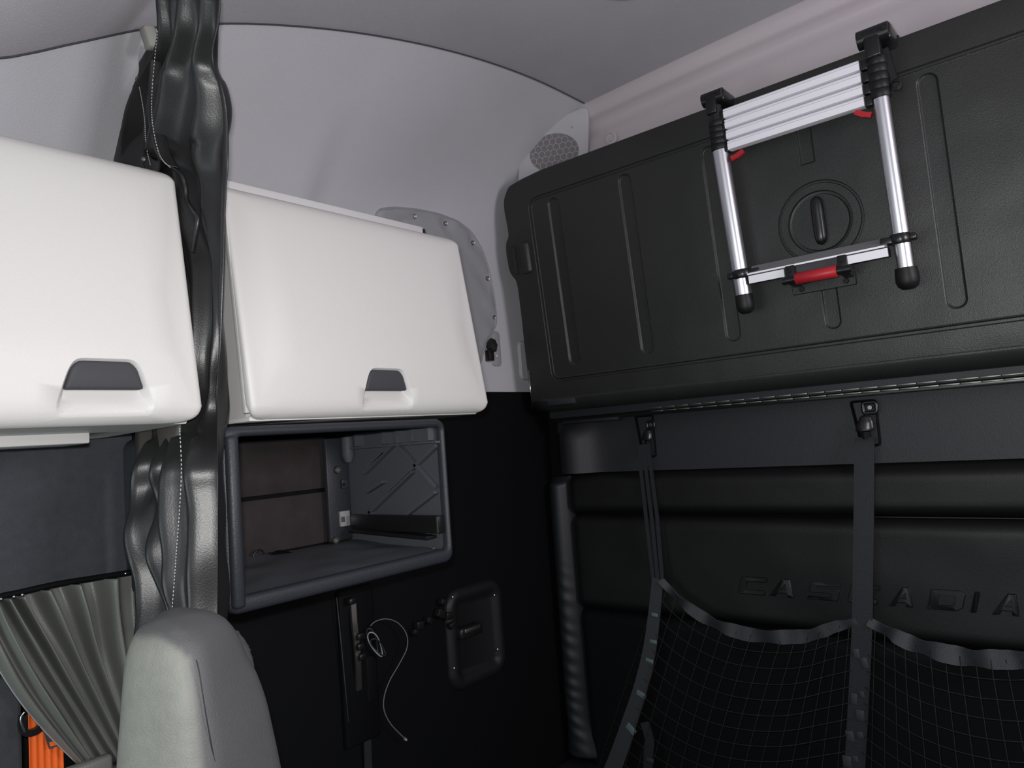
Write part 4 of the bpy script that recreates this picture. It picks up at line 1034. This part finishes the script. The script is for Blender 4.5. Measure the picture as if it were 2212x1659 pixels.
for px, py, w_, h_ in ((1850, 1412, .014, .022), (1868, 1432, .014, .024), (1845, 1510, .014, .026), (1862, 1500, .010, .014), (1858, 1545, .018, .024), (1836, 1590, .018, .024), (1858, 1588, .014, .014), (1830, 1645, .020, .026), (1848, 1640, .012, .014)): patch(px, py, w_ , h_, random.uniform(-15, 15), st2, .0035, 'webbingl')
# scalloped top edge
def edge(pts, wdt):
    bm = bmesh.new(); P_ = spline([N(a, b, d) for a, b, d in pts], 8)
    P_ = [p + Vector((0, 0.006 * noise.noise(Vector((p.x * 20, 0, p.z * 20))), 0)) for p in P_]
    n = len(P_)
    add_ribbon(bm, P_, [Vector((0.05, 0.5 * math.sin(i * 0.55 + 1), 1)) for i in range(n)], [0.012 + (wdt - 0.012) * math.sin(PI * min(1, max(0.05, i / (n - 1)))) ** 0.6 for i in range(n)], 0.0025)
    return link_bm('edge_webbing', bm, 'webbingl', net, smooth=80)
E1 = [(1428, 1252, 0), (1470, 1298, .004), (1530, 1340, .008), (1600, 1367, .010), (1680, 1376, .010), (1750, 1372, .008), (1805, 1354, .004), (1850, 1342, 0)]
E2 = [(1876, 1342, 0), (1920, 1366, .004), (1975, 1392, .008), (2050, 1413, .010), (2130, 1424, .010), (2212, 1424, .010), (2300, 1405, .006), (2380, 1375, 0)]
edge(E1, 0.036); edge(E2, 0.042)
# mesh of cords
bm = bmesh.new()
def netP(a, b, E, yoff):                      # a across 0..1, b down 0..1
    sp = spline([(x, y, d) for x, y, d in E], 8); i = a * (len(sp) - 1); k = min(int(i), len(sp) - 2); q = sp[k].lerp(sp[k + 1], i - k)
    top = N(q.x, q.y, q.z)
    left = E is E1
    xb = (-1.31 + (0.72) * a) if left else (-0.585 + 0.62 * a)
    bot = Vector((xb, YN - 0.04 * math.sin(PI * a), -1.02 - 0.06 * math.sin(PI * a)))
    sag = -0.035 * math.sin(PI * a) * (1 - b)
    p = top.lerp(bot, b); p.y -= 0.03 * math.sin(PI * a) * math.sin(PI * b)
    return p
for E in (E1, E2):
    nA, nB = 17, 14
    for i in range(nA + 1):
        add_tube(bm, [netP(i / nA, j / nB, E, 0) for j in range(nB + 1)], 0.0011, 4)
    for j in range(1, nB + 1):
        add_tube(bm, [netP(i / 34, j / nB, E, 0) for i in range(35)], 0.0011, 4)
o = link_bm('net_mesh', bm, 'cord', net, smooth=180); o['kind'] = 'stuff'
# short fold of strap behind the side strap
bm = bmesh.new(); add_ribbon(bm, spline([N(1392, 1560), N(1403, 1600, .004), N(1400, 1640, .004), N(1402, 1700)], 6), W1, 0.028, 0.003); link_bm('strap_tail', bm, 'webbing', net, smooth=60)
patch(1404, 1642, .026, .012, 5, net, 0.008, 'webbingl')
# wall pockets with hooks that carry the straps
for (pl_, pr_, ptop, pbot, hx_, hy_, s, lab) in ((1372, 1418, 898, 988, 1400, 938, 0.9, 'recessed wall pocket with black strap hook at the left end under the bunk'), (1836, 1904, 866, 964, 1872, 912, 1.15, 'recessed wall pocket with black strap hook in middle under the bunk')):
    ys = YB - 0.018
    a = at(pl_, ptop, 1, ys); b = at(pr_, pbot, 1, ys)
    pk = thing('strap_anchor', lab, 'hook', (a.x, ys, b.z), 'strap anchors in the wall under the bunk')
    pol = [(b.x, b.z), (b.x, a.z), (a.x - 0.002, a.z), (a.x + 0.014, b.z)]
    pol = rsmooth(pol[::-1], 0.010, 3)
    bm = bmesh.new()
    P0, P1, P2 = pol, offs(pol, 0.003), offs(pol, 0.006)
    rings = [[bm.verts.new((x, yy, z)) for x, z in P] for P, yy in ((P0, ys + 0.004), (P0, ys - 0.003), (P1, ys - 0.004), (P2, ys + 0.003))]
    n = len(P0)
    for A, B in zip(rings, rings[1:]):
        for k in range(n): bm.faces.new((A[k], A[(k + 1) % n], B[(k + 1) % n], B[k]))
    link_bm('pocket_rim', bm, 'black', pk, smooth=50)
    c = at(hx_, hy_, 1, ys - 0.014)
    bm = bmesh.new()
    # bell shaped body
    def Pbell(u, v):
        q = 2 * PI * u; wv = lerp_tab([(0, 0.003), (0.15, 0.55), (0.5, 0.85), (0.9, 1.0), (1.0, 0.95)], v)
        return c + Vector((0.019 * s * wv * math.cos(q) - 0.006 * v, 0.009 * s * wv * math.sin(q), (0.018 - 0.036 * v) * s))
    add_grid(bm, Pbell, 20, 12); add_tube(bm, [c + Vector((-0.004, 0, -0.018 * s)), c + Vector((-0.006, 0.004, -0.034 * s))], 0.010 * s, 14)
    link_bm('hook_body', bm, 'blackpl', pk, smooth=60)
    bm = bmesh.new(); lc = c + Vector((0.010, 0.002, 0.030 * s))
    add_tube(bm, [lc + Vector((p[0], 0, p[1])) for p in rrect(-0.013 * s, 0.013 * s, -0.011 * s, 0.011 * s, 0.006)], 0.0042 * s, 8, closed=True); link_bm('hook_loop', bm, 'blackpl', pk, smooth=180)
    bm = bmesh.new(); add_tube(bm, [Vector((lc.x, ys + 0.01, lc.z)), Vector((lc.x, ys - 0.012, lc.z))], 0.005, 10); link_bm('anchor_pin', bm, 'dullsteel', pk, smooth=60)

# ================================================================== LOWER LEFT WALL OF THE SLEEPER: LATCH, BELT BRACKET, CORD
XL = XW + 0.006
def Lw(px, py, d=0.0): return at(px, py, 0, XL + d)
# frame edge beside the seat
bm = bmesh.new(); a = Lw(727, 1295, 0.01); b = Lw(754, 1560, 0.01)
add_box(bm, (XL + 0.008, (a.y + b.y) / 2 + 0.045, (a.z + b.z) / 2 - 0.02), (0.02, 0.10, 0.36), bev=0.006); o = link_bm('wall_frame', bm, 'black', wall_left, smooth=50)
bm = bmesh.new(); add_tube(bm, [Lw(727, 1290, 0.02), Lw(738, 1400, 0.02), Lw(753, 1560, 0.02)], 0.0012, 6); link_bm('frame_highlight', bm, 'handledark', wall_left, smooth=180)  # lighter bead put in as the highlight along the frame edge
# oval recess with latch
lat = thing('door_latch', 'oval black luggage door latch recess on the dark wall', 'latch', Lw(1025, 1370))
a = Lw(962, 1262); b = Lw(1086, 1478)
yl_, yr_ = (Lw(962, 1370).y), (Lw(1086, 1370).y); zt2, zb2 = Lw(1025, 1258).z, Lw(1025, 1478).z
pol = rrect(yl_, yr_, zb2, zt2, 0.055, n=10)
bm = cdt_plate([(pol, 0.002), (offs(pol, 0.004), 0.010), (offs(pol, 0.014), 0.016), (offs(pol, 0.030), 0.016), (offs(pol, 0.038), 0.008), (offs(pol, 0.050), 0.003)], lambda y, z, h: Vector((XL + h, y, z)), skirt=0.0)
link_bm('recess_frame', bm, 'rubber', lat, smooth=50)
bm = bmesh.new(); c = Lw(1012, 1362, 0.02); add_box(bm, c, (0.03, 0.085, 0.030), bev=0.006); ht = link_bm('pull_handle', bm, 'blackpl', lat, smooth=50)
bm = bmesh.new(); add_box(bm, c + Vector((0.016, 0, 0.006)), (0.003, 0.06, 0.010), bev=0.001); link_bm('handle_rim', bm, 'dullsteel', ht, smooth=50)
for px, py in ((978, 1290), (1068, 1286), (1075, 1403), (981, 1444)): screw(Lw(px, py, 0.016), (1, -0.3, 0), 0.0032, 'chrome', lat, hole=False)
# jumble of clips left of the latch
bm = bmesh.new()
for px, py, s in ((905, 1350, 1), (925, 1340, .8), (950, 1325, 1.1), (968, 1330, 1), (975, 1350, .9), (955, 1300, .8), (895, 1365, .7)):
    add_box(bm, Lw(px, py, 0.014), (0.02, 0.026 * s, 0.020 * s), Matrix.Rotation(random.uniform(-.6, .6), 3, 'X'), bev=0.004)
o = link_bm('latch_mechanism', bm, 'blackpl', lat, smooth=40)
# belt bracket with hooks
brk = thing('belt_bracket', 'tall narrow metal bracket with black clips beside the open cubby underside', 'bracket', Lw(770, 1500))
bm = bmesh.new(); sp = spline([Lw(762, 1300, .02), Lw(765, 1345, .03), Lw(770, 1390, .03), Lw(773, 1430, .03), Lw(775, 1490, .02)], 6)
add_ribbon(bm, sp, Vector((0, 1, 0)), 0.014, 0.006); link_bm('metal_strip', bm, 'dullsteel', brk, smooth=50)
for px, py in ((758, 1298), (776, 1374), (776, 1396), (780, 1418)):
    bm = bmesh.new(); add_box(bm, Lw(px, py, 0.036), (0.02, 0.018, 0.016), bev=0.004); link_bm('clip', bm, 'blackpl', brk, smooth=50)
bm = bmesh.new(); add_box(bm, Lw(800, 1465, 0.012), (0.02, 0.034, 0.11), bev=0.006); link_bm('holder_pouch', bm, 'black', brk, smooth=50)
bm = bmesh.new(); add_ribbon(bm, [Lw(790, 1480, 0.012), Lw(792, 1560, 0.012), Lw(797, 1700, 0.012)], Vector((0, 1, 0)), 0.020, 0.004); link_bm('hanging_strap', bm, 'webbing', brk, smooth=50)
# cords
crd = thing('loose_cord', 'thin grey cord with bright metal tip dangling below the cubby', 'cord', Lw(875, 1597))
bm = bmesh.new(); sp = spline([Lw(a, b, 0.03 + d) for a, b, d in ((800, 1352, 0), (812, 1342, .004), (835, 1337, .01), (860, 1346, .01), (878, 1370, .01), (879, 1400, .01), (862, 1435, .008), (842, 1470, .004), (830, 1505, .002), (830, 1535, .002), (845, 1565, .002), (874, 1595, .002))], 8)
add_tube(bm, sp, 0.0013, 8); link_bm('cable', bm, 'lampglass_dim', crd, smooth=180)
bm = bmesh.new(); add_tube(bm, [sp[-1], sp[-1] + (sp[-1] - sp[-3]).normalized() * 0.008], 0.0032, 12); link_bm('metal_tip', bm, 'greywhite', crd, smooth=50)
cz = thing('cable_coil', 'small coil of dark cable hanging from the belt bracket', 'cable', Lw(810, 1430))
for k, (c_, r1, r2, tl) in enumerate((((806, 1385), 0.010, 0.034, 0.35), ((812, 1392), 0.012, 0.036, 0.5), ((818, 1398), 0.010, 0.030, 0.7))):
    q = Lw(*c_, 0.035 + 0.004 * k); bm = bmesh.new()
    R2 = Matrix.Rotation(tl, 3, 'X')
    add_tube(bm, [q + R2 @ Vector((0.004 * math.sin(2 * t), r1 * math.cos(t), r2 * math.sin(t))) for t in [2 * PI * i / 28 for i in range(28)]], 0.0016, 6, closed=True); link_bm('loop', bm, 'cover' if k == 1 else 'shelf', cz, smooth=180)
